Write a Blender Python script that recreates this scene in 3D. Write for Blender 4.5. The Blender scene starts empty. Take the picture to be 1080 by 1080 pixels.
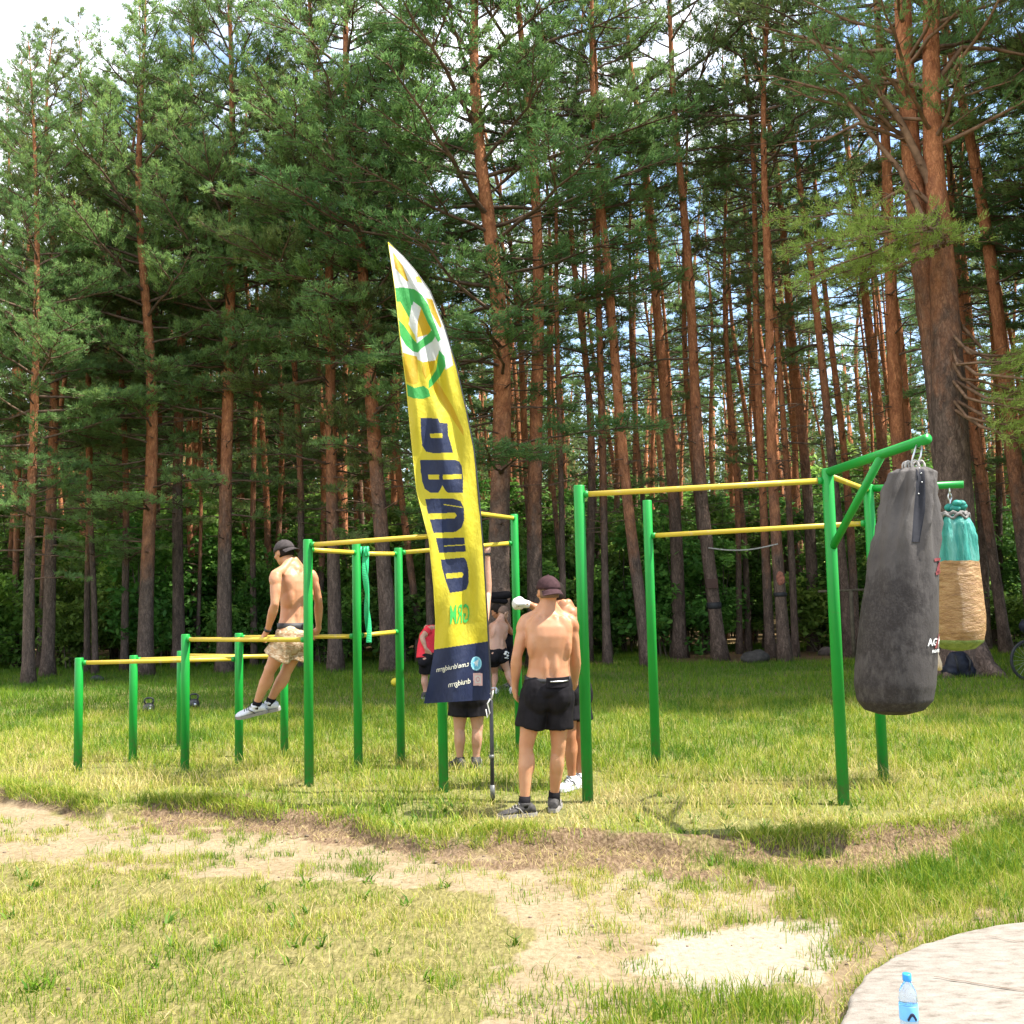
import bpy, bmesh, math, random
import numpy as np
from mathutils import Vector, Matrix, noise as mnoise

random.seed(7)
RNG = np.random.default_rng(11)
S = bpy.context.scene
COL = S.collection
R = math.radians

# ------------------------------------------------------------------ camera
CAM_H = 1.58
PITCH = math.atan(92 / 1080)
ROLL = R(1.3)
fw = Vector((0, math.cos(PITCH), math.sin(PITCH)))
r0 = Vector((1, 0, 0))
u0 = Vector((0, -math.sin(PITCH), math.cos(PITCH)))
cr = r0 * math.cos(ROLL) - u0 * math.sin(ROLL)
cu = u0 * math.cos(ROLL) + r0 * math.sin(ROLL)
cam_d = bpy.data.cameras.new('camera')
cam = bpy.data.objects.new('camera', cam_d)
COL.objects.link(cam)
cam.matrix_world = Matrix(((cr.x, cu.x, -fw.x, 0), (cr.y, cu.y, -fw.y, 0), (cr.z, cu.z, -fw.z, CAM_H), (0, 0, 0, 1)))
cam_d.sensor_width = 36
cam_d.lens = 36.0
cam_d.clip_start = 0.05
cam_d.clip_end = 3000
S.camera = cam

def ray(x, y):
    return cr * ((x - 540) / 1080) + cu * ((540 - y) / 1080) + fw

def G(x, y, z=0.0):                       # point on the level z seen at a photo pixel
    d = ray(x, y)
    k = (z - CAM_H) / d.z
    return Vector((d.x * k, d.y * k, z))

def P(x, y, Y):                           # point at distance Y seen at a photo pixel
    d = ray(x, y)
    k = Y / d.y
    return Vector((d.x * k, Y, CAM_H + d.z * k))

# ------------------------------------------------------------------ light
SUN_EL = R(58)
SUN_V = Vector((math.cos(R(-9)) * math.cos(SUN_EL), math.sin(R(-9)) * math.cos(SUN_EL), math.sin(SUN_EL)))
sun_d = bpy.data.lights.new('sun', 'SUN')
sun_d.energy = 5.0
sun_d.angle = R(0.53)
sun_d.color = (1.0, 0.955, 0.88)
sun = bpy.data.objects.new('sun', sun_d)
COL.objects.link(sun)
sun.rotation_euler = SUN_V.to_track_quat('Z', 'Y').to_euler()
sun.location = (30, -5, 50)

W = bpy.data.worlds.new('World')
S.world = W
W.use_nodes = True
wn, wl = W.node_tree.nodes, W.node_tree.links
wn.clear()
w_out = wn.new('ShaderNodeOutputWorld')
w_bg = wn.new('ShaderNodeBackground')
w_bg.inputs['Strength'].default_value = 0.14
w_sky = wn.new('ShaderNodeTexSky')
w_sky.sky_type = 'NISHITA'
w_sky.sun_disc = False
w_sky.sun_elevation = SUN_EL
w_sky.sun_rotation = math.atan2(SUN_V.x, SUN_V.y)
w_sky.air_density = 1.1
w_sky.dust_density = 0.6
w_tc = wn.new('ShaderNodeTexCoord')
w_map = wn.new('ShaderNodeMapping')
w_map.inputs['Scale'].default_value = (1.0, 1.0, 2.0)
w_map.inputs['Location'].default_value = (0.35, 0.1, 0.25)
w_n = wn.new('ShaderNodeTexNoise')
w_n.inputs['Scale'].default_value = 2.6
w_n.inputs['Detail'].default_value = 9
w_n.inputs['Roughness'].default_value = 0.58
w_r = wn.new('ShaderNodeValToRGB')
w_r.color_ramp.elements[0].position = 0.47
w_r.color_ramp.elements[1].position = 0.60
w_mix = wn.new('ShaderNodeMix')
w_mix.data_type = 'RGBA'
w_mix.inputs[7].default_value = (6.0, 6.2, 6.6, 1)
wl.new(w_tc.outputs['Generated'], w_map.inputs[0])
wl.new(w_map.outputs[0], w_n.inputs['Vector'])
w_sep = wn.new('ShaderNodeSeparateXYZ')
wl.new(w_tc.outputs['Generated'], w_sep.inputs[0])
w_m = wn.new('ShaderNodeMath'); w_m.operation = 'MULTIPLY_ADD'; w_m.inputs[1].default_value = -0.40
wl.new(w_sep.outputs['X'], w_m.inputs[0]); wl.new(w_n.outputs['Fac'], w_m.inputs[2])
wl.new(w_m.outputs[0], w_r.inputs[0])
wl.new(w_r.outputs[0], w_mix.inputs[0])
wl.new(w_sky.outputs[0], w_mix.inputs[6])
wl.new(w_mix.outputs[2], w_bg.inputs['Color'])
wl.new(w_bg.outputs[0], w_out.inputs[0])

S.view_settings.view_transform = 'Standard'
S.view_settings.look = 'None'
S.view_settings.gamma = 1
S.view_settings.exposure = 1.42
S.cycles.max_bounces = 8
S.cycles.diffuse_bounces = 3
S.cycles.glossy_bounces = 3
S.cycles.transmission_bounces = 6
S.cycles.transparent_max_bounces = 6

# ------------------------------------------------------------------ materials
class NT:
    def __init__(self, name):
        self.m = bpy.data.materials.new(name)
        self.m.use_nodes = True
        self.n = self.m.node_tree.nodes
        self.l = self.m.node_tree.links
        self.b = self.n['Principled BSDF']
    def new(self, t, **kw):
        o = self.n.new(t)
        for k, v in kw.items():
            if k in o.inputs:
                o.inputs[k].default_value = v
            else:
                setattr(o, k, v)
        return o
    def link(self, a, b):
        self.l.new(a, b)
    def noise(self, scale, detail=4, rough=0.55, vec=None, stretch=None):
        n = self.new('ShaderNodeTexNoise', Scale=scale, Detail=detail, Roughness=rough)
        if vec is None:
            vec = self.new('ShaderNodeTexCoord').outputs['Object']
        if stretch:
            mp = self.new('ShaderNodeMapping', Scale=stretch)
            self.link(vec, mp.inputs[0])
            vec = mp.outputs[0]
        self.link(vec, n.inputs['Vector'])
        return n.outputs['Fac']
    def ramp(self, fac, stops):
        r = self.new('ShaderNodeValToRGB')
        e = r.color_ramp.elements
        while len(e) < len(stops):
            e.new(0.5)
        for i, (p, c) in enumerate(stops):
            e[i].position = p
            e[i].color = (*c, 1) if len(c) == 3 else c
        self.link(fac, r.inputs[0])
        return r.outputs[0]
    def mix(self, fac, a, b, mode='MIX'):
        m = self.new('ShaderNodeMix', data_type='RGBA', blend_type=mode)
        for s, v in ((0, fac), (6, a), (7, b)):
            if hasattr(v, 'is_output'):
                self.link(v, m.inputs[s])
            elif isinstance(v, tuple):
                m.inputs[s].default_value = (*v, 1) if len(v) == 3 else v
            else:
                m.inputs[s].default_value = v
        return m.outputs[2]
    def math(self, op, a, b=0.0, clamp=False):
        m = self.new('ShaderNodeMath', operation=op, use_clamp=clamp)
        for s, v in ((0, a), (1, b)):
            if hasattr(v, 'is_output'):
                self.link(v, m.inputs[s])
            else:
                m.inputs[s].default_value = v
        return m.outputs[0]
    def attr(self, name):
        return self.new('ShaderNodeAttribute', attribute_name=name).outputs['Fac']
    def bump(self, h, strength=0.3, dist=0.02):
        b = self.new('ShaderNodeBump', Strength=strength, Distance=dist)
        self.link(h, b.inputs['Height'])
        self.link(b.outputs[0], self.b.inputs['Normal'])
    def color(self, c):
        if hasattr(c, 'is_output'):
            self.link(c, self.b.inputs['Base Color'])
        else:
            self.b.inputs['Base Color'].default_value = (*c, 1)
    def set(self, rough=0.6, spec=0.3, metal=0.0, **kw):
        self.b.inputs['Roughness'].default_value = rough
        self.b.inputs['Specular IOR Level'].default_value = spec
        self.b.inputs['Metallic'].default_value = metal
        for k, v in kw.items():
            self.b.inputs[k].default_value = v
        return self.m

def leafy(name, stops, transl=0.3, rough=0.55, vary=False):
    t = NT(name)
    c = t.ramp(t.attr('rnd'), stops)
    if vary:
        ob = t.new('ShaderNodeObjectInfo')
        hs = t.new('ShaderNodeHueSaturation')
        t.link(c, hs.inputs['Color'])
        t.link(t.math('ADD', t.math('MULTIPLY', ob.outputs['Random'], 0.05), 0.468), hs.inputs['Hue'])
        t.link(t.math('ADD', t.math('MULTIPLY', t.math('FRACT', t.math('MULTIPLY', ob.outputs['Random'], 7.3)), 0.55), 0.74), hs.inputs['Value'])
        c = hs.outputs['Color']
    t.color(c)
    m = t.set(rough, 0.25)
    tr = t.new('ShaderNodeBsdfTranslucent')
    mx = t.new('ShaderNodeMixShader')
    mx.inputs[0].default_value = transl
    t.link(c, tr.inputs[0])
    t.link(t.b.outputs[0], mx.inputs[1])
    t.link(tr.outputs[0], mx.inputs[2])
    t.link(mx.outputs[0], t.n['Material Output'].inputs[0])
    return m

def simple(name, c, rough=0.6, spec=0.3, metal=0.0, nscale=30, namt=0.15, bump=0.0, bscale=None, **kw):
    t = NT(name)
    f = t.noise(nscale, 5)
    dark = tuple(x * (1 - namt) for x in c)
    lite = tuple(min(1, x * (1 + namt)) for x in c)
    t.color(t.ramp(f, [(0.3, dark), (0.7, lite)]))
    if bump:
        t.bump(t.noise(bscale or nscale, 5), bump, 0.01)
    return t.set(rough, spec, metal, **kw)

M = {}
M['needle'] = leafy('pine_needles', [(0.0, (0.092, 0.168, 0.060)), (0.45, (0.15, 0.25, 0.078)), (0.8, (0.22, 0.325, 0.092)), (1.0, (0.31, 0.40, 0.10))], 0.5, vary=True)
M['needle_lit'] = leafy('sunlit_pine_needles', [(0.0, (0.16, 0.26, 0.05)), (0.5, (0.28, 0.40, 0.075)), (1.0, (0.42, 0.52, 0.12))], 0.42)  # brighter copy of the pine needles, sunlight on the low boughs put into the colour
M['leaf'] = leafy('broad_leaves', [(0.0, (0.055, 0.135, 0.025)), (0.6, (0.12, 0.26, 0.045)), (1.0, (0.24, 0.40, 0.07))], 0.45, vary=True)
M['grass'] = leafy('grass_blades', [(0.0, (0.05, 0.13, 0.007)), (0.35, (0.135, 0.235, 0.012)), (0.62, (0.30, 0.345, 0.026)), (0.82, (0.47, 0.41, 0.10)), (1.0, (0.54, 0.43, 0.19))], 0.35, 0.5)

def bark(name='pine_bark', lo=0.58, hi=0.88):
    t = NT(name)
    tc = t.new('ShaderNodeTexCoord')
    sep = t.new('ShaderNodeSeparateXYZ')
    t.link(tc.outputs['Object'], sep.inputs[0])
    n1 = t.noise(2.2, 6, 0.7, stretch=(1, 1, 0.5))
    h = t.math('ADD', t.math('MULTIPLY', sep.outputs['Z'], 0.1 if name == 'pine_bark' else 0.068), t.math('ADD', t.math('MULTIPLY', n1, 0.55), t.math('MULTIPLY', t.math('SUBTRACT', t.new('ShaderNodeObjectInfo').outputs['Random'], .5), .3)))
    grey = t.ramp(t.noise(9, 6, 0.65, stretch=(1, 1, 0.3)), [(0.3, (0.075, 0.054, 0.044)), (0.7, (0.22, 0.155, 0.12))])
    org = t.ramp(t.noise(11, 6, 0.65, stretch=(1, 1, 0.4)), [(0.3, (0.27, 0.095, 0.042)), (0.7, (0.60, 0.26, 0.12))])
    f = t.ramp(h, [(min(lo, .99), (0, 0, 0)), (min(hi, 1.0), (1, 1, 1))])
    base = t.mix(f, grey, org)
    v = t.new('ShaderNodeTexVoronoi', Scale=17.0)
    v.feature = 'DISTANCE_TO_EDGE'
    mp = t.new('ShaderNodeMapping', Scale=(1, 1, 0.2))
    wob = t.new('ShaderNodeVectorMath', operation='ADD')
    t.link(tc.outputs['Object'], wob.inputs[0])
    nz = t.new('ShaderNodeTexNoise', Scale=9.0, Detail=3.0)
    t.link(tc.outputs['Object'], nz.inputs['Vector'])
    sc = t.new('ShaderNodeVectorMath', operation='SCALE', Scale=0.16)
    t.link(nz.outputs['Color'], sc.inputs[0]); t.link(sc.outputs[0], wob.inputs[1])
    t.link(wob.outputs[0], mp.inputs[0])
    t.link(mp.outputs[0], v.inputs['Vector'])
    crack = t.ramp(v.outputs['Distance'], [(0.0, (1, 1, 1)), (0.22, (0, 0, 0))])
    deep = t.mix(f, (0.026, 0.018, 0.015), (0.15, 0.055, 0.028))
    t.color(t.mix(t.math('MULTIPLY', crack, t.math('MULTIPLY', t.noise(5, 4), 1.0)), base, deep))
    hh = t.math('ADD', v.outputs['Distance'], t.noise(25, 4, 0.6, stretch=(1, 1, 0.35)))
    t.bump(hh, 0.8, 0.035)
    return t.set(0.9, 0.1)
M['bark'] = bark()
M['old_bark'] = bark('old_pine_bark', .68, .96)
M['branch'] = simple('branch_bark', (0.13, 0.085, 0.06), 0.9, 0.1, nscale=6, namt=0.5)
M['deadwood'] = simple('dead_branch', (0.30, 0.22, 0.16), 0.9, 0.1, nscale=6, namt=0.4)
M['bigwood'] = simple('bough_bark', (0.20, 0.12, 0.075), 0.9, 0.1, nscale=5, namt=0.5)
M['stem'] = simple('sapling_stem', (0.10, 0.085, 0.06), 0.9, 0.1, nscale=8, namt=0.4)

def paint(name, c, chip, wear=(0.60, 0.63)):
    t = NT(name)
    f = t.ramp(t.noise(16, 8, 0.7), [(wear[0] + .02, (0, 0, 0)), (wear[1] + .03, (1, 1, 1))])
    a = t.ramp(t.noise(3, 3), [(0.3, tuple(x * 0.86 for x in c)), (0.7, c)])
    pz = t.new('ShaderNodeSeparateXYZ'); t.link(t.new('ShaderNodeNewGeometry').outputs['Position'], pz.inputs[0])
    mr = t.new('ShaderNodeMapRange'); mr.inputs[1].default_value = .42; mr.inputs[2].default_value = .02; t.link(pz.outputs['Z'], mr.inputs[0])
    dirt = t.math('MULTIPLY', mr.outputs[0], t.ramp(t.noise(22, 6, .7), [(.40, (0, 0, 0)), (.62, (1, 1, 1))]))
    t.color(t.mix(t.math('MULTIPLY', dirt, .75), t.mix(f, a, chip), (.10, .085, .05)))
    t.bump(t.noise(30, 5, .65), 0.18, 0.006)
    return t.set(0.42, 0.4)
M['green'] = paint('green_paint', (0.005, 0.27, 0.032), (0.03, 0.2, 0.03))
M['yellow'] = paint('yellow_paint', (0.60, 0.43, 0.04), (0.55, 0.38, 0.12), (0.56, 0.6))
M['steel'] = simple('steel', (0.55, 0.55, 0.55), 0.35, 0.5, 0.9)

def skin(name, c):
    t = NT(name)
    f = t.noise(7, 4)
    g = t.noise(2.6, 3)
    t.color(t.mix(t.math('MULTIPLY', t.noise(38, 4, .65), .35), t.ramp(t.math('ADD', t.math('MULTIPLY', f, .5), t.math('MULTIPLY', g, .5)), [(0.36, (c[0] * 0.80, c[1] * 0.64, c[2] * 0.56)), (0.62, c)]), (c[0] * .8, c[1] * .6, c[2] * .5)))
    t.bump(t.noise(60, 3), 0.06, 0.004)
    m = t.set(0.48, 0.4)
    t.b.inputs['Subsurface Weight'].default_value = 0.12
    t.b.inputs['Subsurface Radius'].default_value = (0.02, 0.008, 0.004)
    t.b.inputs['Subsurface Scale'].default_value = 0.5
    return m
M['skin'] = skin('skin', (0.50, 0.265, 0.145))
M['skin_tan'] = skin('tanned_skin', (0.42, 0.205, 0.105))
M['skin_pale'] = skin('pale_skin', (0.47, 0.28, 0.19))
M['hair'] = simple('dark_hair', (0.018, 0.013, 0.010), 0.8, 0.08, nscale=90, namt=0.4, bump=0.4)
M['short_hair'] = simple('cropped_hair', (0.16, 0.10, 0.07), 0.8, 0.2, nscale=150, namt=0.3)
M['black_cloth'] = simple('black_cloth', (0.012, 0.0105, 0.012), 0.75, 0.08, nscale=14, namt=0.35, bump=0.55, bscale=11)
M['grey_cap'] = simple('grey_cap_cloth', (0.055, 0.046, 0.044), 0.85, 0.08, nscale=40, namt=0.25)
M['plum_cap'] = simple('plum_cap_cloth', (0.050, 0.026, 0.028), 0.85, 0.08, nscale=40, namt=0.25)
M['red_cloth'] = simple('red_cloth', (0.62, 0.03, 0.045), 0.8, 0.2, nscale=12, namt=0.2, bump=0.5)
M['white_shoe'] = simple('white_shoe', (0.55, 0.55, 0.57), 0.55, 0.3, nscale=30, namt=0.12)
M['grey_shoe'] = simple('grey_shoe', (0.045, 0.04, 0.037), 0.7, 0.3, nscale=60, namt=0.5)
M['sole'] = simple('shoe_sole', (0.26, 0.24, 0.22), 0.7, 0.2)
M['dark_sole'] = simple('dark_shoe_sole', (0.10, 0.10, 0.10), 0.7, 0.2)
M['white_cloth'] = simple('white_glove', (0.62, 0.60, 0.55), 0.7, 0.2)
M['rubber'] = simple('black_rubber', (0.02, 0.02, 0.021), 0.6, 0.4)
M['iron'] = simple('cast_iron', (0.03, 0.03, 0.032), 0.42, 0.5, 0.3, bump=0.2)

def camo():
    t = NT('patterned_shorts_cloth')
    f = t.noise(9, 3, 0.5, stretch=(1, 1, 2.6))
    t.color(t.ramp(f, [(0.38, (0.42, 0.31, 0.20)), (0.47, (0.30, 0.18, 0.09)), (0.52, (0.50, 0.40, 0.28)), (0.60, (0.24, 0.13, 0.06)), (0.66, (0.40, 0.28, 0.17))]))
    t.bump(t.noise(12, 4), 0.5, 0.02)
    return t.set(0.8, 0.2)
M['camo'] = camo()

# ------------------------------------------------------------------ mesh helpers
def tag(o, label=None, cat=None, group=None, kind=None):
    if label: o['label'] = label
    if cat: o['category'] = cat
    if group: o['group'] = group
    if kind: o['kind'] = kind
    return o

def link_mesh(name, me, parent=None, loc=None, rot=None):
    o = bpy.data.objects.new(name, me)
    COL.objects.link(o)
    if parent is not None:
        o.parent = parent
    if loc is not None:
        o.location = loc
    if rot is not None:
        o.rotation_euler = rot
    return o

def empty(name, loc=(0, 0, 0), rz=0.0):
    o = bpy.data.objects.new(name, None)
    o.empty_display_size = 0.2
    COL.objects.link(o)
    o.location = loc
    o.rotation_euler = (0, 0, rz)
    return o

def np_mesh(name, V, tris=None, quads=None, mat=None, attr=None, smooth=False):
    me = bpy.data.meshes.new(name)
    V = np.asarray(V, dtype=np.float32)
    nt = 0 if tris is None else len(tris)
    nq = 0 if quads is None else len(quads)
    idx = []
    if nt: idx.append(np.asarray(tris, dtype=np.int32).ravel())
    if nq: idx.append(np.asarray(quads, dtype=np.int32).ravel())
    idx = np.concatenate(idx)
    me.vertices.add(len(V))
    me.vertices.foreach_set('co', V.ravel())
    me.loops.add(len(idx))
    me.loops.foreach_set('vertex_index', idx)
    me.polygons.add(nt + nq)
    st = np.concatenate([np.arange(nt) * 3, nt * 3 + np.arange(nq) * 4]).astype(np.int32)
    me.polygons.foreach_set('loop_start', st)
    try:
        me.polygons.foreach_set('loop_total', np.concatenate([np.full(nt, 3), np.full(nq, 4)]).astype(np.int32))
    except Exception:
        pass
    if smooth:
        me.polygons.foreach_set('use_smooth', np.ones(nt + nq, dtype=bool))
    if attr:
        for k, a in attr.items():
            at = me.attributes.new(k, 'FLOAT', 'POINT')
            at.data.foreach_set('value', np.asarray(a, dtype=np.float32))
    me.update(calc_edges=True)
    me.validate()
    if mat: me.materials.append(mat)
    return me

class MB:
    """collects closed shapes into one mesh"""
    def __init__(self):
        self.v, self.f, self.mi, self.sm = [], [], [], []
        self.cur = 0
    def add(self, V, F, smooth=True):
        o = len(self.v)
        self.v += [tuple(p) for p in V]
        for f in F:
            self.f.append(tuple(i + o for i in f))
            self.mi.append(self.cur)
            self.sm.append(smooth)
    def rings(self, rings, caps=True, smooth=True):
        n = len(rings[0])
        V = [p for r in rings for p in r]
        F = []
        for i in range(len(rings) - 1):
            for j in range(n):
                k = (j + 1) % n
                F.append((i * n + j, i * n + k, (i + 1) * n + k, (i + 1) * n + j))
        if caps:
            F.append(tuple(reversed(range(n))))
            F.append(tuple((len(rings) - 1) * n + j for j in range(n)))
        self.add(V, F, smooth)
    def tube(self, pts, rad, n=10, caps=True, smooth=True):
        pts = [Vector(p) for p in pts]
        if not hasattr(rad, '__len__'):
            rad = [rad] * len(pts)
        rings, ref = [], None
        for i, p in enumerate(pts):
            a = pts[max(0, i - 1)]
            b = pts[min(len(pts) - 1, i + 1)]
            t = (b - a).normalized()
            if ref is None:
                ref = t.orthogonal().normalized()
            x = (ref - t * ref.dot(t))
            x = x.normalized() if x.length > 1e-6 else t.orthogonal().normalized()
            y = t.cross(x)
            ref = x
            rings.append([p + (x * math.cos(2 * math.pi * j / n) + y * math.sin(2 * math.pi * j / n)) * rad[i] for j in range(n)])
        self.rings(rings, caps, smooth)
    def capsule(self, pts, rad, n=12):
        pts = [Vector(p) for p in pts]
        if not hasattr(rad, '__len__'):
            rad = [rad] * len(pts)
        d0 = (pts[0] - pts[1]).normalized()
        d1 = (pts[-1] - pts[-2]).normalized()
        a, ra, b, rb = [], [], [], []
        for q in (0.95, 0.7, 0.38):
            a.append(pts[0] + d0 * rad[0] * q); ra.append(rad[0] * math.sqrt(1 - q * q))
            b.append(pts[-1] + d1 * rad[-1] * q); rb.append(rad[-1] * math.sqrt(1 - q * q))
        self.tube(a + pts + b[::-1], ra + list(rad) + rb[::-1], n)
    def ell(self, c, rx, ry=None, rz=None, ax=None, n=14, m=9):
        c = Vector(c)
        ry = rx if ry is None else ry
        rz = rx if rz is None else rz
        X, Y, Z = ax if ax else (Vector((1, 0, 0)), Vector((0, 1, 0)), Vector((0, 0, 1)))
        rings = []
        for i in range(m):
            th = math.pi * (i + 0.35) / (m - 0.3)
            th = min(th, math.pi - 0.02)
            s, z = math.sin(th), -math.cos(th)
            rings.append([c + X * (rx * s * math.cos(2 * math.pi * j / n)) + Y * (ry * s * math.sin(2 * math.pi * j / n)) + Z * (rz * z) for j in range(n)])
        self.rings(rings)
    def box(self, c, sx, sy, sz, ax=None):
        c = Vector(c)
        X, Y, Z = ax if ax else (Vector((1, 0, 0)), Vector((0, 1, 0)), Vector((0, 0, 1)))
        V = [c + X * (a * sx / 2) + Y * (b * sy / 2) + Z * (d * sz / 2) for d in (-1, 1) for a, b in ((-1, -1), (1, -1), (1, 1), (-1, 1))]
        self.add(V, [(3, 2, 1, 0), (4, 5, 6, 7), (0, 1, 5, 4), (1, 2, 6, 5), (2, 3, 7, 6), (3, 0, 4, 7)], False)
    def lathe(self, prof, n=24, c=(0, 0, 0)):
        c = Vector(c)
        self.rings([[c + Vector((r * math.cos(2 * math.pi * j / n), r * math.sin(2 * math.pi * j / n), z)) for j in range(n)] for r, z in prof])
    def mesh(self, name, mats):
        me = bpy.data.meshes.new(name)
        me.from_pydata(self.v, [], self.f)
        mats = mats if isinstance(mats, (list, tuple)) else [mats]
        for m in mats: me.materials.append(m)
        me.polygons.foreach_set('material_index', self.mi)
        me.polygons.foreach_set('use_smooth', self.sm)
        me.update()
        return me
    def build(self, name, mats, parent=None, loc=None):
        return link_mesh(name, self.mesh(name, mats), parent, loc)
    def remesh(self, name, mat, parent=None, voxel=0.007, smooth=6):
        o = self.build('tmp', mat)
        md = o.modifiers.new('r', 'REMESH'); md.mode = 'VOXEL'; md.voxel_size = voxel; md.use_smooth_shade = True
        if smooth:
            s = o.modifiers.new('s', 'SMOOTH'); s.factor = 0.5; s.iterations = smooth
        dg = bpy.context.evaluated_depsgraph_get()
        ev = o.evaluated_get(dg)
        me = bpy.data.meshes.new_from_object(ev, depsgraph=dg)
        old = o.data
        bpy.data.objects.remove(o)
        bpy.data.meshes.remove(old)
        me.name = name
        me.materials.clear(); me.materials.append(mat)
        me.polygons.foreach_set('use_smooth', np.ones(len(me.polygons), dtype=bool))
        return link_mesh(name, me, parent)

def vnoise(x, y, seed=0):
    x = np.asarray(x, dtype=np.float64); y = np.asarray(y, dtype=np.float64)
    xi, yi = np.floor(x).astype(np.int64), np.floor(y).astype(np.int64)
    fx, fy = x - xi, y - yi
    fx = fx * fx * (3 - 2 * fx); fy = fy * fy * (3 - 2 * fy)
    def h(a, b):
        n = (a * 374761393 + b * 668265263 + seed * 982451653) & 0x7fffffff
        n = ((n ^ (n >> 13)) * 1274126177) & 0x7fffffff
        n = n ^ (n >> 16)
        return (n & 0xffff) / 65535.0
    return (h(xi, yi) * (1 - fx) + h(xi + 1, yi) * fx) * (1 - fy) + (h(xi, yi + 1) * (1 - fx) + h(xi + 1, yi + 1) * fx) * fy

def fbm(x, y, seed=0, o=3):
    s, a, t = 0, 1.0, 0
    for i in range(o):
        s = s + a * vnoise(x * 2 ** i, y * 2 ** i, seed + i * 17); t += a; a *= 0.5
    return s / t

def inpoly(x, y, poly):
    x = np.asarray(x); y = np.asarray(y)
    c = np.zeros(x.shape, bool)
    n = len(poly)
    for i in range(n):
        x0, y0 = poly[i][0], poly[i][1]
        x1, y1 = poly[(i + 1) % n][0], poly[(i + 1) % n][1]
        if y0 == y1: continue
        k = ((y0 > y) != (y1 > y)) & (x < (x1 - x0) * (y - y0) / (y1 - y0) + x0)
        c ^= k
    return c

# ------------------------------------------------------------------ ground
LOW = -0.07
edge_px = [(-120, 832), (0, 836), (70, 846), (110, 858), (160, 850), (230, 850), (300, 864), (370, 868), (405, 884), (450, 892), (520, 886), (620, 882), (700, 892), (800, 892), (880, 886), (960, 880), (1080, 862), (1220, 850)]
edge_w = [G(*p) for p in edge_px]
EX = np.array([p.x for p in edge_w]); EY = np.array([p.y for p in edge_w])

def edge_y(x):
    return np.interp(x, EX, EY) + (fbm(np.asarray(x) * 3.1, np.asarray(x) * 0 + 3.3, 5) - 0.5) * 0.22

def gz(x, y):
    x = np.asarray(x, dtype=np.float64); y = np.asarray(y, dtype=np.float64)
    d = y - edge_y(x)
    t = np.clip(d / 0.10 + 0.5, 0, 1)
    t = t * t * (3 - 2 * t)
    lip = 0.035 * np.exp(-((d - 0.12) / 0.14) ** 2)
    near = np.clip((16 - y) / 6, 0, 1)
    return LOW * (1 - t) + lip + near * (fbm(x * 1.7, y * 1.7, 3) - 0.5) * 0.035 + np.clip((9 - y) / 2, 0, 1) * (fbm(x * 7, y * 7, 8, 3) - 0.5) * 0.022

def _clod(x, y): return 0
def W2(pts, z=LOW):
    return [(lambda p: (p.x, p.y))(G(a, b, z)) for a, b in pts]
SAND_L = W2([(-150, 842), (0, 846), (100, 866), (200, 862), (300, 876), (380, 882), (420, 898), (520, 905), (570, 928), (480, 936), (300, 928), (150, 918), (0, 910), (-150, 905)])
SAND_R = W2([(540, 915), (640, 908), (760, 925), (850, 937), (805, 965), (880, 976), (893, 1000), (850, 1042), (770, 1048), (690, 1036), (640, 1070), (600, 1100), (500, 1100), (530, 1030), (560, 985), (520, 950), (470, 930)])
PALE = W2([(668, 1012), (700, 992), (760, 978), (840, 974), (886, 980), (892, 1000), (868, 1024), (830, 1040), (760, 1046), (700, 1034)])
DIRT = W2([(385, 884), (450, 895), (520, 888), (620, 884), (700, 894), (800, 894), (880, 888), (960, 882), (1030, 878), (1020, 894), (950, 916), (860, 944), (770, 940), (690, 924), (600, 918), (520, 918), (430, 906)])
DIRT2 = W2([(130, 876), (180, 853), (250, 848), (300, 858), (372, 864), (400, 880), (390, 892), (330, 888), (250, 880)])
RIM = W2([(850, 1040), (880, 1010), (900, 1000), (940, 990), (1010, 968), (1080, 957), (1200, 950), (1200, 975), (1080, 972), (1000, 988), (930, 1012), (892, 1050), (888, 1110), (840, 1110)])

def masks(x, y):
    wx = x + (fbm(x * 4, y * 4, 21) - 0.5) * 0.35 + (fbm(x * 14, y * 14, 22) - 0.5) * 0.14
    wy = y + (fbm(x * 4, y * 4, 31) - 0.5) * 0.35 + (fbm(x * 14, y * 14, 32) - 0.5) * 0.14
    sand = (inpoly(wx, wy, SAND_L) | inpoly(wx, wy, SAND_R)).astype(float)
    pale = inpoly(0.25 * x + 0.75 * wx, 0.25 * y + 0.75 * wy, PALE).astype(float)
    dirt = (inpoly(wx, wy, DIRT) | inpoly(wx, wy, DIRT2)).astype(float)
    dirt = dirt * np.clip((fbm(x * 2.6, y * 3.2, 93, 4) - 0.36) * 6, 0.12, 1)
    e = y - edge_y(x)
    band = ((e > -.10) & (e < .03)) * np.clip((fbm(x * 2.2, y * 0, 91) - .28) * 4, 0, 1)
    dirt = np.maximum(dirt, band)
    rim = inpoly(wx, wy, RIM).astype(float)
    return sand, pale, dirt, rim

LITTER = [(G(800, 692), 2.6, 1.0), (G(880, 690), 2.4, 0.9), (G(740, 690), 1.6, 0.7), (G(590, 700), 1.2, .5), (G(920, 688), 2.0, 0.8)]
def litter(x, y):
    f = np.zeros(np.shape(x))
    for c, a, b in LITTER:
        q = ((x - c.x) / a) ** 2 + ((y - c.y) / (b * 2.6)) ** 2
        f = np.maximum(f, np.clip(1.5 - q + (fbm(x * 1.5, y * 1.5, 77) - 0.5) * 1.6, 0, 1))
    return np.maximum(f, np.clip((y - 29) / 5, 0, 1) * 0.8)

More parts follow.
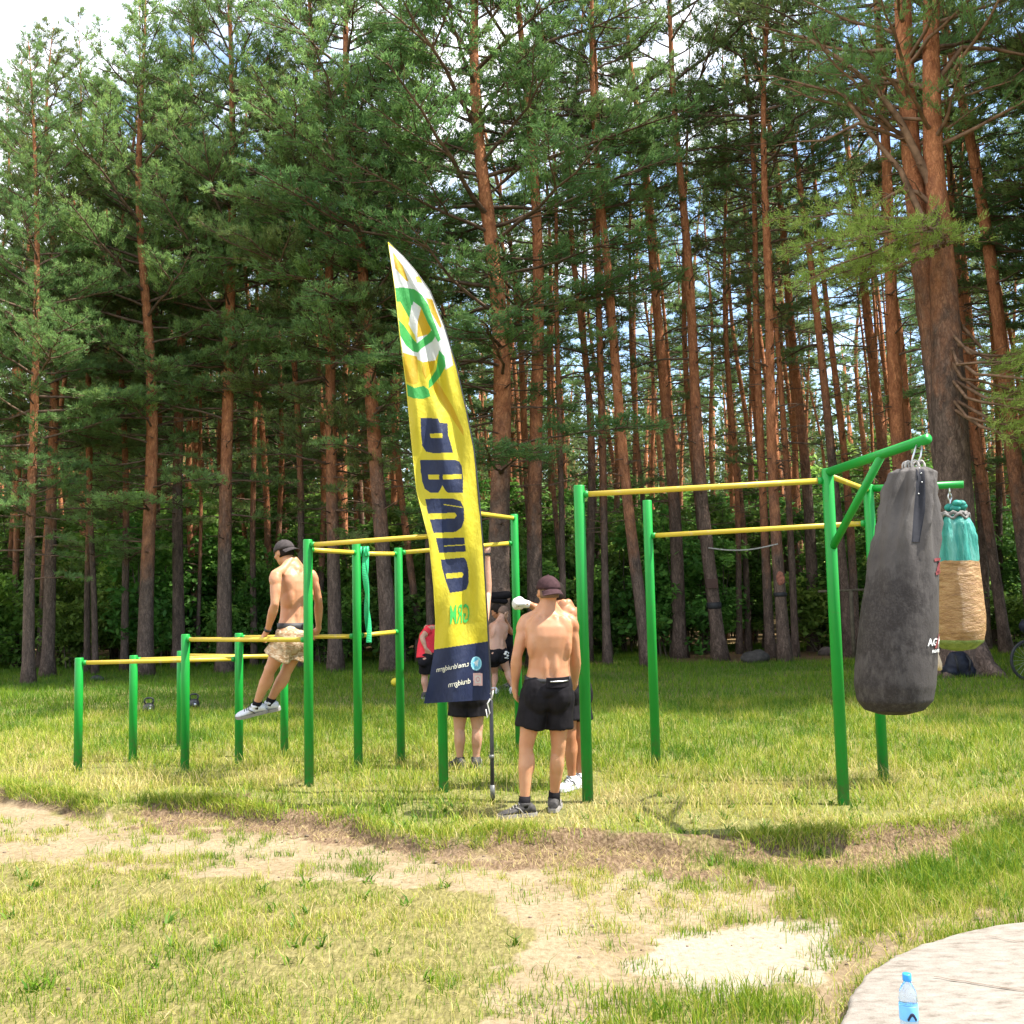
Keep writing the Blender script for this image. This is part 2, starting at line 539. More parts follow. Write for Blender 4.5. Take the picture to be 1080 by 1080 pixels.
xs = np.concatenate([np.linspace(-320, -14, 26)[:-1], np.arange(-14, -4.6, 0.25), np.arange(-4.6, 4.6, 0.035), np.arange(4.6, 14, 0.25), np.linspace(14, 320, 26)])
ys = np.concatenate([np.linspace(-60, 2.6, 20)[:-1], np.arange(2.6, 9.4, 0.035), np.arange(9.4, 18, 0.1), np.arange(18, 40, 0.4), np.linspace(40, 600, 40)])
GX, GY = np.meshgrid(xs, ys)
gx, gy = GX.ravel(), GY.ravel()
sd, pl, dt, rm = masks(gx, gy)
lt = litter(gx, gy)
lawn = np.clip((gy - edge_y(gx)) / 0.1, 0, 1)
nx, ny = len(xs), len(ys)
ii = (np.arange(ny - 1)[:, None] * nx + np.arange(nx - 1)[None, :]).ravel()
quads = np.stack([ii, ii + 1, ii + nx + 1, ii + nx], 1)

def ground_mat():
    t = NT('ground')
    pos = t.new('ShaderNodeNewGeometry').outputs['Position']
    n1 = t.noise(1.6, 5, vec=pos); n2 = t.noise(28, 6, 0.7, vec=pos); n3 = t.noise(140, 4, 0.7, vec=pos)
    fib = t.noise(55, 5, 0.7, vec=pos, stretch=(1.0, 0.25, 1))
    thatch = t.ramp(fib, [(0.3, (0.055, 0.048, 0.014)), (0.5, (0.15, 0.135, 0.042)), (0.72, (0.29, 0.24, 0.10))])
    turf = t.ramp(fib, [(0.3, (0.055, 0.06, 0.018)), (0.5, (0.14, 0.145, 0.04)), (0.72, (0.27, 0.25, 0.09))])
    sand = t.ramp(n2, [(0.28, (0.14, 0.098, 0.055)), (0.5, (0.27, 0.21, 0.13)), (0.75, (0.36, 0.285, 0.185))])
    sand = t.mix(t.math('MULTIPLY', t.ramp(t.noise(2.3, 6, 0.7, vec=pos), [(.42, (0, 0, 0)), (.66, (1, 1, 1))]), .6), sand, t.ramp(n2, [(.3, (.11, .07, .035)), (.7, (.24, .165, .09))]))
    pale = t.ramp(n2, [(0.25, (0.17, 0.13, 0.085)), (0.45, (0.29, 0.24, 0.175)), (0.7, (0.36, 0.31, 0.24))])
    dirt = t.ramp(fib, [(0.28, (0.030, 0.016, 0.009)), (0.48, (0.105, 0.062, 0.036)), (0.72, (0.27, 0.185, 0.115))])
    lit = t.ramp(fib, [(0.3, (0.07, 0.04, 0.022)), (0.7, (0.27, 0.16, 0.085))])
    c = t.mix(t.attr('lawn'), thatch, turf)
    def soft(a, k=0.35):
        return t.math('SMOOTH_MIN', t.math('MULTIPLY', t.math('ADD', t.attr(a), t.math('MULTIPLY', t.math('SUBTRACT', n2, 0.5), k)), 1.0, True), 1.0)
    c = t.mix(soft('sand'), c, sand)
    c = t.mix(soft('dirt'), c, dirt)
    c = t.mix(soft('rim'), c, t.mix(0.5, dirt, sand))
    c = t.mix(soft('pale'), c, pale)
    c = t.mix(t.attr('litter'), c, lit)
    c = t.mix(t.math('MULTIPLY', t.math('SUBTRACT', n3, 0.35), 0.5, True), c, (0.25, 0.19, 0.12))
    t.color(c)
    t.bump(t.math('ADD', n2, t.math('MULTIPLY', fib, 0.6)), 0.55, 0.03)
    return t.set(0.95, 0.08)
M['ground'] = ground_mat()
gh = gz(gx, gy) + dt * (fbm(gx * 17, gy * 17, 13, 3) - 0.5) * 0.045
gm = np_mesh('ground', np.stack([gx, gy, gh], 1), quads=quads, mat=M['ground'], attr={'sand': sd, 'pale': pl, 'dirt': dt, 'rim': rm, 'litter': lt, 'lawn': lawn}, smooth=True)
tag(link_mesh('ground', gm), kind='structure')

# concrete disc at the lower right
SLAB_C, SLAB_R = Vector((2.62, 3.42, 0)), 1.43
def slab_fit():
    pts = [G(890, 1062, 0.0), G(932, 1011, 0.0), G(1000, 986, 0.0), G(1080, 970, 0.0)]
    A = np.array([[2 * p.x, 2 * p.y, 1] for p in pts]); b = np.array([p.x ** 2 + p.y ** 2 for p in pts])
    s = np.linalg.lstsq(A, b, rcond=None)[0]
    return Vector((s[0], s[1], 0)), math.sqrt(s[2] + s[0] ** 2 + s[1] ** 2)
SLAB_C, SLAB_R = slab_fit()
def slab_mat():
    t = NT('worn_concrete')
    pos = t.new('ShaderNodeNewGeometry').outputs['Position']
    n = t.noise(9, 7, 0.7, vec=pos, stretch=(1, 2.4, 1))
    m = t.noise(110, 5, 0.75, vec=pos)
    c = t.ramp(n, [(0.30, (0.12, 0.10, 0.078)), (0.46, (0.23, 0.20, 0.165)), (0.72, (0.31, 0.28, 0.24))])
    c = t.mix(t.ramp(m, [(0.52, (0, 0, 0)), (0.70, (0.75, 0.75, 0.75))]), c, (0.13, 0.115, 0.095))
    t.color(c)
    t.bump(t.math('ADD', m, n), 0.45, 0.008)
    return t.set(0.9, 0.15)
M['slab'] = slab_mat()
mb = MB()
N = 420
rings = []
for rr, zz in ((1.0, -0.16), (1.0, -0.03), (0.995, -0.008), (0.985, 0.0), (0.6, 0.004), (0.2, 0.004), (0.02, 0.004)):
    rings.append([SLAB_C + Vector((math.cos(2 * math.pi * j / N) * SLAB_R * rr * (1 + 0.010 * mnoise.noise(Vector((j * 0.13, 0, 0))) + 0.006 * mnoise.noise(Vector((j * 0.9, 3, 0)))), math.sin(2 * math.pi * j / N) * SLAB_R * rr * (1 + 0.010 * mnoise.noise(Vector((j * 0.13, 0, 0))) + 0.006 * mnoise.noise(Vector((j * 0.9, 3, 0)))), zz)) for j in range(N)])
mb.rings(rings)
slab = mb.build('concrete_slab', M['slab'])
tag(slab, kind='structure')
# crack lines in the slab: thin sunken strips of dirt
mb = MB()
def strip(a, b, w, seed):
    pts = []
    for i in range(15):
        t = i / 14
        p = a.lerp(b, t)
        pts.append(p + Vector((0, 0.012 * mnoise.noise(Vector((t * 9, seed, 0))), 0)))
    for i in range(14):
        wv = Vector((0, w * (0.5 + 0.5 * abs(mnoise.noise(Vector((i * 1.7, seed, 3)))) * 2), 0))
        p, q = pts[i], pts[i + 1]
        mb.add([p - wv + Vector((0, 0, .008)), q - wv + Vector((0, 0, .008)), q + wv + Vector((0, 0, .008)), p + wv + Vector((0, 0, .008))], [(0, 1, 2, 3)], False)
strip(G(985, 1032, 0), G(1110, 1052, 0), 0.006, 1)
strip(G(1040, 988, 0), G(1120, 1004, 0), 0.004, 2)
crk = mb.build('crack', simple('crack_dirt', (0.12, 0.085, 0.06), 0.95, 0.05))
crk.parent = slab

# ------------------------------------------------------------------ grass (nobody could count it)
def in_slab(x, y, m=0.0):
    return (x - SLAB_C.x) ** 2 + (y - SLAB_C.y) ** 2 < (SLAB_R + m) ** 2

def blades(name, x, y, h, w, lean, rnd, bend=True, z=None, label=None):
    n = len(x)
    a = RNG.uniform(0, 2 * np.pi, n)
    la = RNG.uniform(0, 2 * np.pi, n)
    z = gz(x, y) - 0.004 if z is None else z
    px, py = np.cos(a) * w, np.sin(a) * w
    lx, ly = np.cos(la) * lean * h, np.sin(la) * lean * h
    hh = h * np.sqrt(np.clip(1 - (lean * 0.85) ** 2, 0.04, 1))
    if bend:
        V = np.zeros((n, 5, 3))
        V[:, 0] = np.stack([x - px, y - py, z], 1)
        V[:, 1] = np.stack([x + px, y + py, z], 1)
        V[:, 2] = np.stack([x - px * .75 + lx * .3, y - py * .75 + ly * .3, z + hh * .6], 1)
        V[:, 3] = np.stack([x + px * .75 + lx * .3, y + py * .75 + ly * .3, z + hh * .6], 1)
        V[:, 4] = np.stack([x + lx, y + ly, z + hh], 1)
        b = np.arange(n) * 5
        q = np.stack([b, b + 1, b + 3, b + 2], 1)
        t = np.stack([b + 2, b + 3, b + 4], 1)
        me = np_mesh(name, V.reshape(-1, 3), tris=t, quads=q, mat=M['grass'], attr={'rnd': np.repeat(rnd, 5)})
    else:
        V = np.zeros((n, 3, 3))
        V[:, 0] = np.stack([x - px, y - py, z], 1)
        V[:, 1] = np.stack([x + px, y + py, z], 1)
        V[:, 2] = np.stack([x + lx, y + ly, z + hh], 1)
        b = np.arange(n) * 3
        me = np_mesh(name, V.reshape(-1, 3), tris=np.stack([b, b + 1, b + 2], 1), mat=M['grass'], attr={'rnd': np.repeat(rnd, 3)})
    return tag(link_mesh(name, me), label, None, None, 'stuff')

def wedge(n, y0, y1, m=1.3):
    y = np.sqrt(RNG.uniform(y0 * y0, y1 * y1, n))
    x = RNG.uniform(-1, 1, n) * (y * 0.52 + m)
    return x, y

# near, short, patchy grass on sand
x, y = wedge(540000, 3.2, 8.3, 2.4)
below = y < edge_y(x) - 0.02
x, y = x[below], y[below]
sd, pl, dt, rm = masks(x, y)
cl = fbm(x * 2.2, y * 2.2, 41, 3); cf = fbm(x * 9, y * 9, 43, 2)
dens = np.clip((cl - 0.30) * 2.2, 0.06, 1.0) * np.clip((cf - 0.25) * 2.5, 0.1, 1)
right = np.clip((x - 0.95) / 0.5, 0, 1) * np.clip((y - 4.45) / 0.4, 0, 1)
dens = np.maximum(dens * 0.85, right * 0.9 * np.clip((cf - .2) * 3, .2, 1))
dens = dens * (1 - 0.96 * dt) * (1 - 0.98 * pl) * (1 - 0.8 * rm)
dens = dens * (1 - sd * np.clip(1.0 - np.clip((cf * cl - 0.20) * 6, 0, 1) * 0.85, 0, 1))
keep = (RNG.uniform(size=len(x)) < dens) & ~in_slab(x, y, 0.01)
x, y, cl, cf, right = x[keep], y[keep], cl[keep], cf[keep], right[keep]
n = len(x)
green = np.clip((fbm(x * 1.1, y * 1.1, 47) - 0.32) * 2.6 + right * 0.4, 0.05, 1)
rnd = np.clip(0.74 - 0.48 * green + RNG.normal(0, 0.22, n), 0, 1)
h = RNG.uniform(0.02, 0.065, n) * (0.6 + 0.9 * cf) * (1 + 0.7 * right)
tall = RNG.uniform(size=n) < 0.025
h[tall] *= 2.1
blades('foreground_grass', x, y, h, RNG.uniform(0.0012, 0.0026, n), RNG.uniform(0.1, 0.95, n), rnd, label='short patchy grass on sandy ground in the foreground')

# bright tufts at the lower edge and by the disc
tx, ty, th_, tr = [], [], [], []
def tuft(px_, py_, rad, cnt, hh, g=0.2):
    p = G(px_, py_, LOW)
    cnt = int(cnt * .5); rad *= 1.35; a = RNG.uniform(0, 2 * np.pi, cnt); r_ = rad * RNG.uniform(0, 1, cnt) ** .8
    tx.append(p.x + np.cos(a) * r_ * 1.3); ty.append(p.y + np.sin(a) * r_)
    th_.append(RNG.uniform(0.3, 1, cnt) * hh); tr.append(np.clip(g + 0.18 + RNG.normal(0, 0.2, cnt), 0, 1))
for a in [(690, 1072, .18, 700, .10), (740, 1068, .17, 800, .11), (790, 1074, .16, 800, .12), (800, 1060, .10, 300, .16), (640, 1062, .15, 450, .09), (780, 972, .10, 420, .09), (676, 1018, .07, 160, .06), (700, 1034, .08, 200, .06), (760, 1046, .08, 220, .07), (838, 1036, .07, 180, .07), (850, 980, .08, 240, .08), (740, 984, .07, 160, .06), (868, 1022, .05, 120, .06), (720, 985, .08, 220, .06),
          (835, 1070, .12, 450, .10), (880, 1008, .10, 420, .08), (905, 985, .14, 600, .08), (895, 965, .15, 700, .08), (560, 945, .16, 260, .06), (700, 965, .12, 200, .06), (610, 985, .12, 160, .06), (660, 1050, .1, 200, .08), (30, 1060, .3, 900, .08), (120, 1040, .3, 900, .07), (240, 1060, .3, 900, .08), (380, 1055, .3, 800, .07), (330, 990, .3, 600, .06), (180, 970, .25, 500, .06), (460, 1000, .25, 500, .06), (60, 950, .3, 500, .06), (960, 930, .3, 900, .08), (1040, 920, .3, 900, .08), (1000, 950, .25, 700, .08), (900, 930, .2, 500, .07)]:
    tuft(*a)
x, y, h, rnd = np.concatenate(tx), np.concatenate(ty), np.concatenate(th_), np.concatenate(tr)
k = ~in_slab(x, y, 0.02)
x, y, h, rnd = x[k], y[k], h[k], rnd[k]
blades('grass_tufts', x, y, h, RNG.uniform(0.0012, 0.0026, len(x)), RNG.uniform(0.05, 0.8, len(x)), rnd, label='fresh green grass tufts growing out of pale sand')

aa = RNG.uniform(1.4, 3.5, 2600); rr_ = SLAB_R + np.abs(RNG.normal(0.012, .035, 2600))
kk = RNG.uniform(size=2600) < np.clip((fbm(aa * 6, aa * 0, 71) - .38) * 4, 0.02, 1)
xx, yy = SLAB_C.x + np.cos(aa[kk]) * rr_[kk], SLAB_C.y + np.sin(aa[kk]) * rr_[kk]
blades('slab_rim_grass', xx, yy, RNG.uniform(.02, .075, len(xx)), RNG.uniform(.0012, .0024, len(xx)), RNG.uniform(.2, 1.0, len(xx)), np.clip(RNG.normal(.5, .25, len(xx)), 0, 1), label='thin grass growing against the rim of the concrete disc')

# unmown lawn under the bars, hay coloured towards the path
x, y = wedge(370000, 7.0, 15.5, 4.5)
d = y - edge_y(x)
c1 = fbm(x * 1.3, y * 1.3, 51, 3); c2 = fbm(x * 5, y * 5, 53, 2)
keep = (d > 0.0) & (RNG.uniform(size=len(x)) < np.clip(0.35 + 1.2 * (c2 - 0.25), 0.2, 1) * np.clip(1.25 - y * 0.03, .5, 1))
x, y, d, c1, c2 = x[keep], y[keep], d[keep], c1[keep], c2[keep]
n = len(x)
hay = np.clip(1.0 - (d - 0.4) / 3.2, 0, 1) * np.clip(0.45 + 1.2 * (c1 - 0.35), 0.2, 1)
rnd = np.clip(0.42 + 0.40 * hay + 0.85 * (c1 - 0.5) + RNG.normal(0, 0.19, n), 0, 1)
h = RNG.uniform(0.05, 0.19, n) * (0.6 + 0.9 * c2) * np.clip(0.6 + d * 0.5, 0.6, 1)
h *= 0.78
for fx, fy, fr in [(p.x, p.y, .45) for p in (G(545, 850), G(588, 846), G(605, 822), G(495, 806), G(519, 840), G(468, 838), G(620, 846), G(890, 850), G(326, 830))] + [(G(560, 858).x, G(560, 858).y, .8)]:
    q = np.clip(np.hypot(x - fx, y - fy) / fr, 0, 1)
    h *= 0.38 + 0.62 * q
    rnd = np.clip(rnd + .22 * (1 - q), 0, 1)
lean = np.clip(RNG.uniform(0.15, 1.0, n) + 0.25 * hay, 0, 1.1)
blades('lawn_grass', x, y, h, RNG.uniform(0.002, 0.0042, n), lean, rnd, label='tall sunlit grass drying to hay around the exercise bars')

wx_, wy_ = wedge(1500, 3.4, 14.5, 1.2)
sd, pl, dt, rm = masks(wx_, wy_)
k = ~in_slab(wx_, wy_, .05) & (sd + pl + dt + rm < .5) & (fbm(wx_ * .9, wy_ * .9, 83) > .46)
wx_, wy_ = wx_[k], wy_[k]
x = np.repeat(wx_, 9) + RNG.normal(0, .018, len(wx_) * 9); y = np.repeat(wy_, 9) + RNG.normal(0, .018, len(wx_) * 9)
blades('weed_leaves', x, y, RNG.uniform(.04, .10, len(x)), RNG.uniform(.004, .009, len(x)), RNG.uniform(.55, 1.05, len(x)), np.clip(RNG.normal(.12, .10, len(x)), 0, 1), label='broad-leaved weeds scattered through the grass')
x, y = wedge(5200, 3.6, 15, 1.2)
sd, pl, dt, rm = masks(x, y)
k = ~in_slab(x, y, .05) & (sd + pl + dt + rm < .5) & (fbm(x * 1.4, y * 1.4, 87) > .42)
x, y = x[k], y[k]
blades('seed_stalks', x, y, RNG.uniform(.12, .27, len(x)), RNG.uniform(.0009, .0017, len(x)), RNG.uniform(.1, .75, len(x)), np.clip(RNG.normal(.85, .12, len(x)), 0, 1), label='thin dry seed stalks standing above the grass')

# turf lip hanging over the path
xx = RNG.uniform(-5.2, 5.2, 26000)
yy = edge_y(xx) + RNG.uniform(-0.02, 0.18, len(xx))
k = (RNG.uniform(size=len(xx)) < np.clip((fbm(xx * 2.5, yy * 0, 57) - 0.3) * 2.4, 0.05, 1))
xx, yy = xx[k], yy[k]
blades('turf_edge_grass', xx, yy, RNG.uniform(0.03, 0.11, len(xx)), RNG.uniform(0.0016, 0.0032, len(xx)), RNG.uniform(0.3, 1.05, len(xx)), np.clip(0.55 + RNG.normal(0, 0.2, len(xx)), 0, 1), label='shaggy grass along the broken turf edge')

# far grass up to the wood
x, y = wedge(330000, 15, 33, 6)
keep = RNG.uniform(size=len(x)) < np.clip(1 - 1.2 * litter(x, y), 0.02, 1) * np.clip(0.4 + fbm(x * 2, y * 2, 61), 0.3, 1)
x, y = x[keep], y[keep]
n = len(x)
rnd = np.clip(0.22 + 0.5 * (fbm(x * 0.7, y * 0.7, 63) - 0.5) + RNG.normal(0, 0.13, n), 0, 1)
blades('meadow_grass', x, y, RNG.uniform(0.06, 0.17, n) * (0.6 + 0.7 * fbm(x * 1.5, y * 1.5, 65)) * (0.4 + 0.6 * np.clip(np.minimum(np.hypot(x - G(157, 752).x, y - G(157, 752).y + .25), np.hypot(x - G(204.5, 747).x, y - G(204.5, 747).y + .25)) / .6, 0, 1)), RNG.uniform(0.004, 0.009, n), RNG.uniform(0.05, 0.8, n), rnd, bend=False, z=np.zeros(n) - 0.01, label='green grass in the shade at the forest edge')

# dry stalks and twigs lying on the dirt
x, y = wedge(60000, 3.4, 8.2, 1.2)
sd, pl, dt, rm = masks(x, y)
keep = (y < edge_y(x)) & (RNG.uniform(size=len(x)) < 0.05 + 0.5 * dt + 0.3 * rm + 0.12 * (1 - sd)) & ~in_slab(x, y, 0.01) & (pl < 0.5)
x, y = x[keep], y[keep]
n = len(x)
blades('dry_straw', x, y, RNG.uniform(0.03, 0.10, n), RNG.uniform(0.0008, 0.0018, n), RNG.uniform(1.0, 1.12, n), np.clip(RNG.normal(0.93, 0.07, n), 0, 1), z=gz(x, y) + 0.004, label='dry straw scattered over the sandy path')

x, y = wedge(9000, 3.4, 8.2, 1.0)
sd, pl, dt, rm = masks(x, y)
k = (y < edge_y(x) - .03) & (RNG.uniform(size=len(x)) < .02 + .10 * sd + .25 * dt + .15 * rm) & ~in_slab(x, y, .02)
x, y = x[k], y[k]; pz = gz(x, y); mbp = MB()
for a, b, c in zip(x, y, pz):
    r_ = 0.003 + 0.010 * RNG.uniform() ** 4
    mbp.ell((a, b, c + r_ * .4), r_ * RNG.uniform(.8, 1.6), r_ * RNG.uniform(.7, 1.2), r_ * .7, None, 7, 5)
tag(mbp.build('pebbles', simple('pebble', (0.13, 0.095, 0.07), .9, .1, nscale=9, namt=.7)), 'small pebbles and soil crumbs on the sandy path', None, None, 'stuff')

# ------------------------------------------------------------------ pines
def needle_mesh(name, pos, direc, rnd, per=12, ln=(0.07, 0.13), wd=0.009, spread=0.75, mat=None):
    pos = np.asarray(pos); direc = np.asarray(direc); rnd = np.asarray(rnd)
    n = len(pos)
    D = np.repeat(direc, per, 0) + RNG.normal(0, spread * 0.6, (n * per, 3))
    D /= np.linalg.norm(D, axis=1, keepdims=True) + 1e-9
    Pp = np.repeat(pos, per, 0) + RNG.normal(0, 0.03, (n * per, 3))
    L = RNG.uniform(ln[0], ln[1], (n * per, 1))
    s = np.cross(D, RNG.normal(0, 1, (n * per, 3)))
    s /= np.linalg.norm(s, axis=1, keepdims=True) + 1e-9
    V = np.stack([Pp - s * wd, Pp + s * wd, Pp + D * L], 1).reshape(-1, 3)
    b = np.arange(n * per) * 3
    rr = np.clip(np.repeat(rnd, per) + RNG.normal(0, 0.08, n * per), 0, 1)
    return np_mesh(name, V, tris=np.stack([b, b + 1, b + 2], 1), mat=mat or M['needle'], attr={'rnd': np.repeat(rr, 3)})

def limb_path(p0, az, L, up0, up1, rs, n=7):
    """branch path: leaves at slope up0, ends at slope up1"""
    p = Vector(p0); pts = [p.copy()]
    for i in range(n):
        t = (i + 0.5) / n
        a = az + rs.uniform(-0.18, 0.18)
        s = up0 + (up1 - up0) * t + rs.uniform(-0.12, 0.12)
        p = p + Vector((math.cos(a) * math.cos(s), math.sin(a) * math.cos(s), math.sin(s))) * (L / n)
        pts.append(p.copy())
    return pts

def spray(path, L, rs, P_, D_, C_, MBb, start=0.35, dens=1.0, tone=0.4, side=0.42):
    """side twigs with needle tufts along a limb"""
    n = len(path) - 1
    step = 0.17
    k = int(L * (1 - start) / step * dens) + 1
    for i in range(k):
        t = start + (1 - start) * (i + rs.random()) / k
        f = t * n
        j = min(int(f), n - 1)
        p = path[j].lerp(path[j + 1], f - j)
        d = (path[j + 1] - path[j]).normalized()
        q = Vector((-d.y, d.x, 0)).normalized() * (1 if i % 2 else -1)
        tl = max(0.18, L * side * (1.15 - t)) * rs.uniform(0.6, 1.3)
        td = (d * 0.75 + q * rs.uniform(0.5, 1.1) + Vector((0, 0, rs.uniform(-0.15, 0.55)))).normalized()
        e = p + td * tl
        MBb.tube([p, p.lerp(e, .5) + Vector((0, 0, -.02)), e], [0.010, 0.007, 0.004], 3, False)
        m = max(2, int(tl / 0.085))
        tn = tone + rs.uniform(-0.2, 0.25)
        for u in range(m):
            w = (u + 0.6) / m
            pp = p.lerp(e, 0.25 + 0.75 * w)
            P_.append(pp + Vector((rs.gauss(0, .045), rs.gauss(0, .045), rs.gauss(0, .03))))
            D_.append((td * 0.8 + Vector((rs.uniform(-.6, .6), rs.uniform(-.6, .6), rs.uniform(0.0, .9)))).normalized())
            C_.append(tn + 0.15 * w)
    P_.append(path[-1]); D_.append((path[-1] - path[-2]).normalized()); C_.append(tone + 0.2)

def pine_parts(seed, H=16.0, cb=0.5, r=0.16, nb=46, Lmax=2.6, dead=26, wander=0.18, dens=1.0, per=12, wd=0.009, lowlimbs=0, seg=10, tone=0.34, bend=None, topless=False):
    rs = random.Random(seed)
    TK = MB(); BR = MB(); P_, D_, C_ = [], [], []
    n = 26
    ph = rs.uniform(0, 6.28)
    pts, rad = [], []
    for i in range(n + 1):
        t = i / n
        wx = wander * (math.sin(t * 5 + ph) * t + 0.5 * math.sin(t * 11 + ph * 2) * t)
        wy = wander * (math.cos(t * 4.3 + ph) * t)
        b = Vector((0, 0, 0)) if bend is None else bend(t)
        pts.append(Vector((wx - 0, wy - 0, t * H - 0.15)) + b)
        fl = 1 + 0.55 * math.exp(-t * H / 0.35)
        rad.append(max(0.012, r * fl * (1 - t) ** 0.72 * (1 + 0.04 * rs.uniform(-1, 1))))
    TK.tube(pts, rad, seg)
    def at(z):
        f = max(0, min(n - 1e-4, (z + 0.15) / H * n)); j = int(f)
        return pts[j].lerp(pts[j + 1], f - j), rad[j]
    # dead snags below the crown
    for i in range(dead):
        z = rs.uniform(0.16, cb + 0.1) * H
        p, rr = at(z)
        L = rs.uniform(0.3, 1.9) * (0.5 + z / H)
        pa = limb_path(p, rs.uniform(0, 6.28), L, rs.uniform(-0.1, 0.5), rs.uniform(-0.5, 0.3), rs, 5)
        BR.tube(pa, [0.02, 0.017, 0.013, 0.010, 0.007, 0.004], 4, False)
        for s in range(rs.randint(1, 4)):
            j = rs.randint(2, 4)
            pb = limb_path(pa[j], rs.uniform(0, 6.28), L * 0.35, rs.uniform(-.4, .5), rs.uniform(-.4, .5), rs, 3)
            BR.tube(pb, [0.008, 0.006, 0.005, 0.003], 3, False)
    # living crown
    for i in range(nb):
        t = (i + rs.random()) / nb
        z = H * (cb + (1 - cb) * 0.985 * t)
        p, rr = at(z)
        prof = (0.42 + 0.58 * min(1, t / 0.25)) * (1.02 - t ** 1.6) + 0.12
        L = Lmax * prof * rs.uniform(0.4, 1.2)
        az = i * 2.39996 + rs.uniform(-0.5, 0.5)
        u0_ = -0.02 + 0.75 * t + rs.uniform(-0.3, 0.3)
        pa = limb_path(p, az, L, u0_, u0_ + rs.uniform(-0.1, 0.45), rs, 7)
        b0 = min(rr * 0.6, 0.008 + 0.011 * L)
        BR.tube(pa, [b0 * (1 - 0.85 * k / 7) + 0.003 for k in range(8)], 5, False)
        spray(pa, L, rs, P_, D_, C_, BR, 0.28, dens, tone + 0.12 * t)
        for s in range(2 if L > 1.3 else 1):
            j = rs.randint(2, 5)
            L2 = L * rs.uniform(0.35, 0.6)
            pb = limb_path(pa[j], az + rs.choice((-1, 1)) * rs.uniform(0.5, 1.0), L2, u0_, u0_ + 0.3, rs, 5)
            BR.tube(pb, [b0 * 0.45 * (1 - 0.8 * k / 5) + 0.003 for k in range(6)], 4, False)
            spray(pb, L2, rs, P_, D_, C_, BR, 0.15, dens, tone + 0.12 * t)
    # low living limbs
    for i in range(lowlimbs):
        z = H * rs.uniform(cb * 0.55, cb)
        p, rr = at(z)
        L = rs.uniform(1.4, 2.9)
        pa = limb_path(p, rs.uniform(0, 6.28), L, rs.uniform(-.05, .3), rs.uniform(-0.35, 0.1), rs, 7)
        BR.tube(pa, [0.028 * (1 - 0.85 * k / 7) + 0.003 for k in range(8)], 5, False)
        spray(pa, L, rs, P_, D_, C_, BR, 0.35, dens * 1.1, tone + 0.1)
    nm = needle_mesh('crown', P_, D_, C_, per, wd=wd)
    TK.cur = 1; TK.add(BR.v, BR.f)
    tm_ = TK.mesh('trunk', [M['bark'], M['branch']]); tm_['seg'] = seg
    return tm_, nm

def put_tree(parts, loc, label, group, s=1.0, rz=0.0, lean=(0, 0), name='pine_tree', sz=None):
    o = empty(name, loc)
    q = Matrix.Rotation(math.atan(lean[0]), 4, 'Y') @ Matrix.Rotation(-math.atan(lean[1]), 4, 'X') @ Matrix.Rotation(rz, 4, 'Z')
    o.rotation_euler = q.to_euler()
    o.scale = (s, s, sz or s)
    for nm, me in zip(('trunk', 'crown'), parts):
        link_mesh(nm, me, o)
    return tag(o, label, 'tree', group)

# kinds: dense edge pines with foliage low down; open tall pines; slim pines of the inner wood; coarse far ones
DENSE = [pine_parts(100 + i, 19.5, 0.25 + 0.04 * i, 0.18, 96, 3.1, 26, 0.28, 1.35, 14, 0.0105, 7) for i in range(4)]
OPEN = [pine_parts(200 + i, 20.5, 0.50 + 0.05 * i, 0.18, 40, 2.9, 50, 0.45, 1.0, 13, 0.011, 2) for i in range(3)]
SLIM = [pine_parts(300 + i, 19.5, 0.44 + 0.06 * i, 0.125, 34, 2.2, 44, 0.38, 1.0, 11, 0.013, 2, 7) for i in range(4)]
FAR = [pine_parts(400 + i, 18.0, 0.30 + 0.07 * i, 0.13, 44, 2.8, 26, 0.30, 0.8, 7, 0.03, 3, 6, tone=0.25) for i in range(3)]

EDGE = 'front row of pines along the forest edge'
def pine_px(kind, bx, by, label, s=1.0, sr=1.0, rz=None, lean=(0, 0), group=EDGE, Y=None):
    p = G(bx, by) if Y is None else P(bx, by, Y)
    p.z = 0
    return put_tree(kind, p, label, group, s * sr, random.uniform(0, 6.28) if rz is None else rz, lean, sz=s)

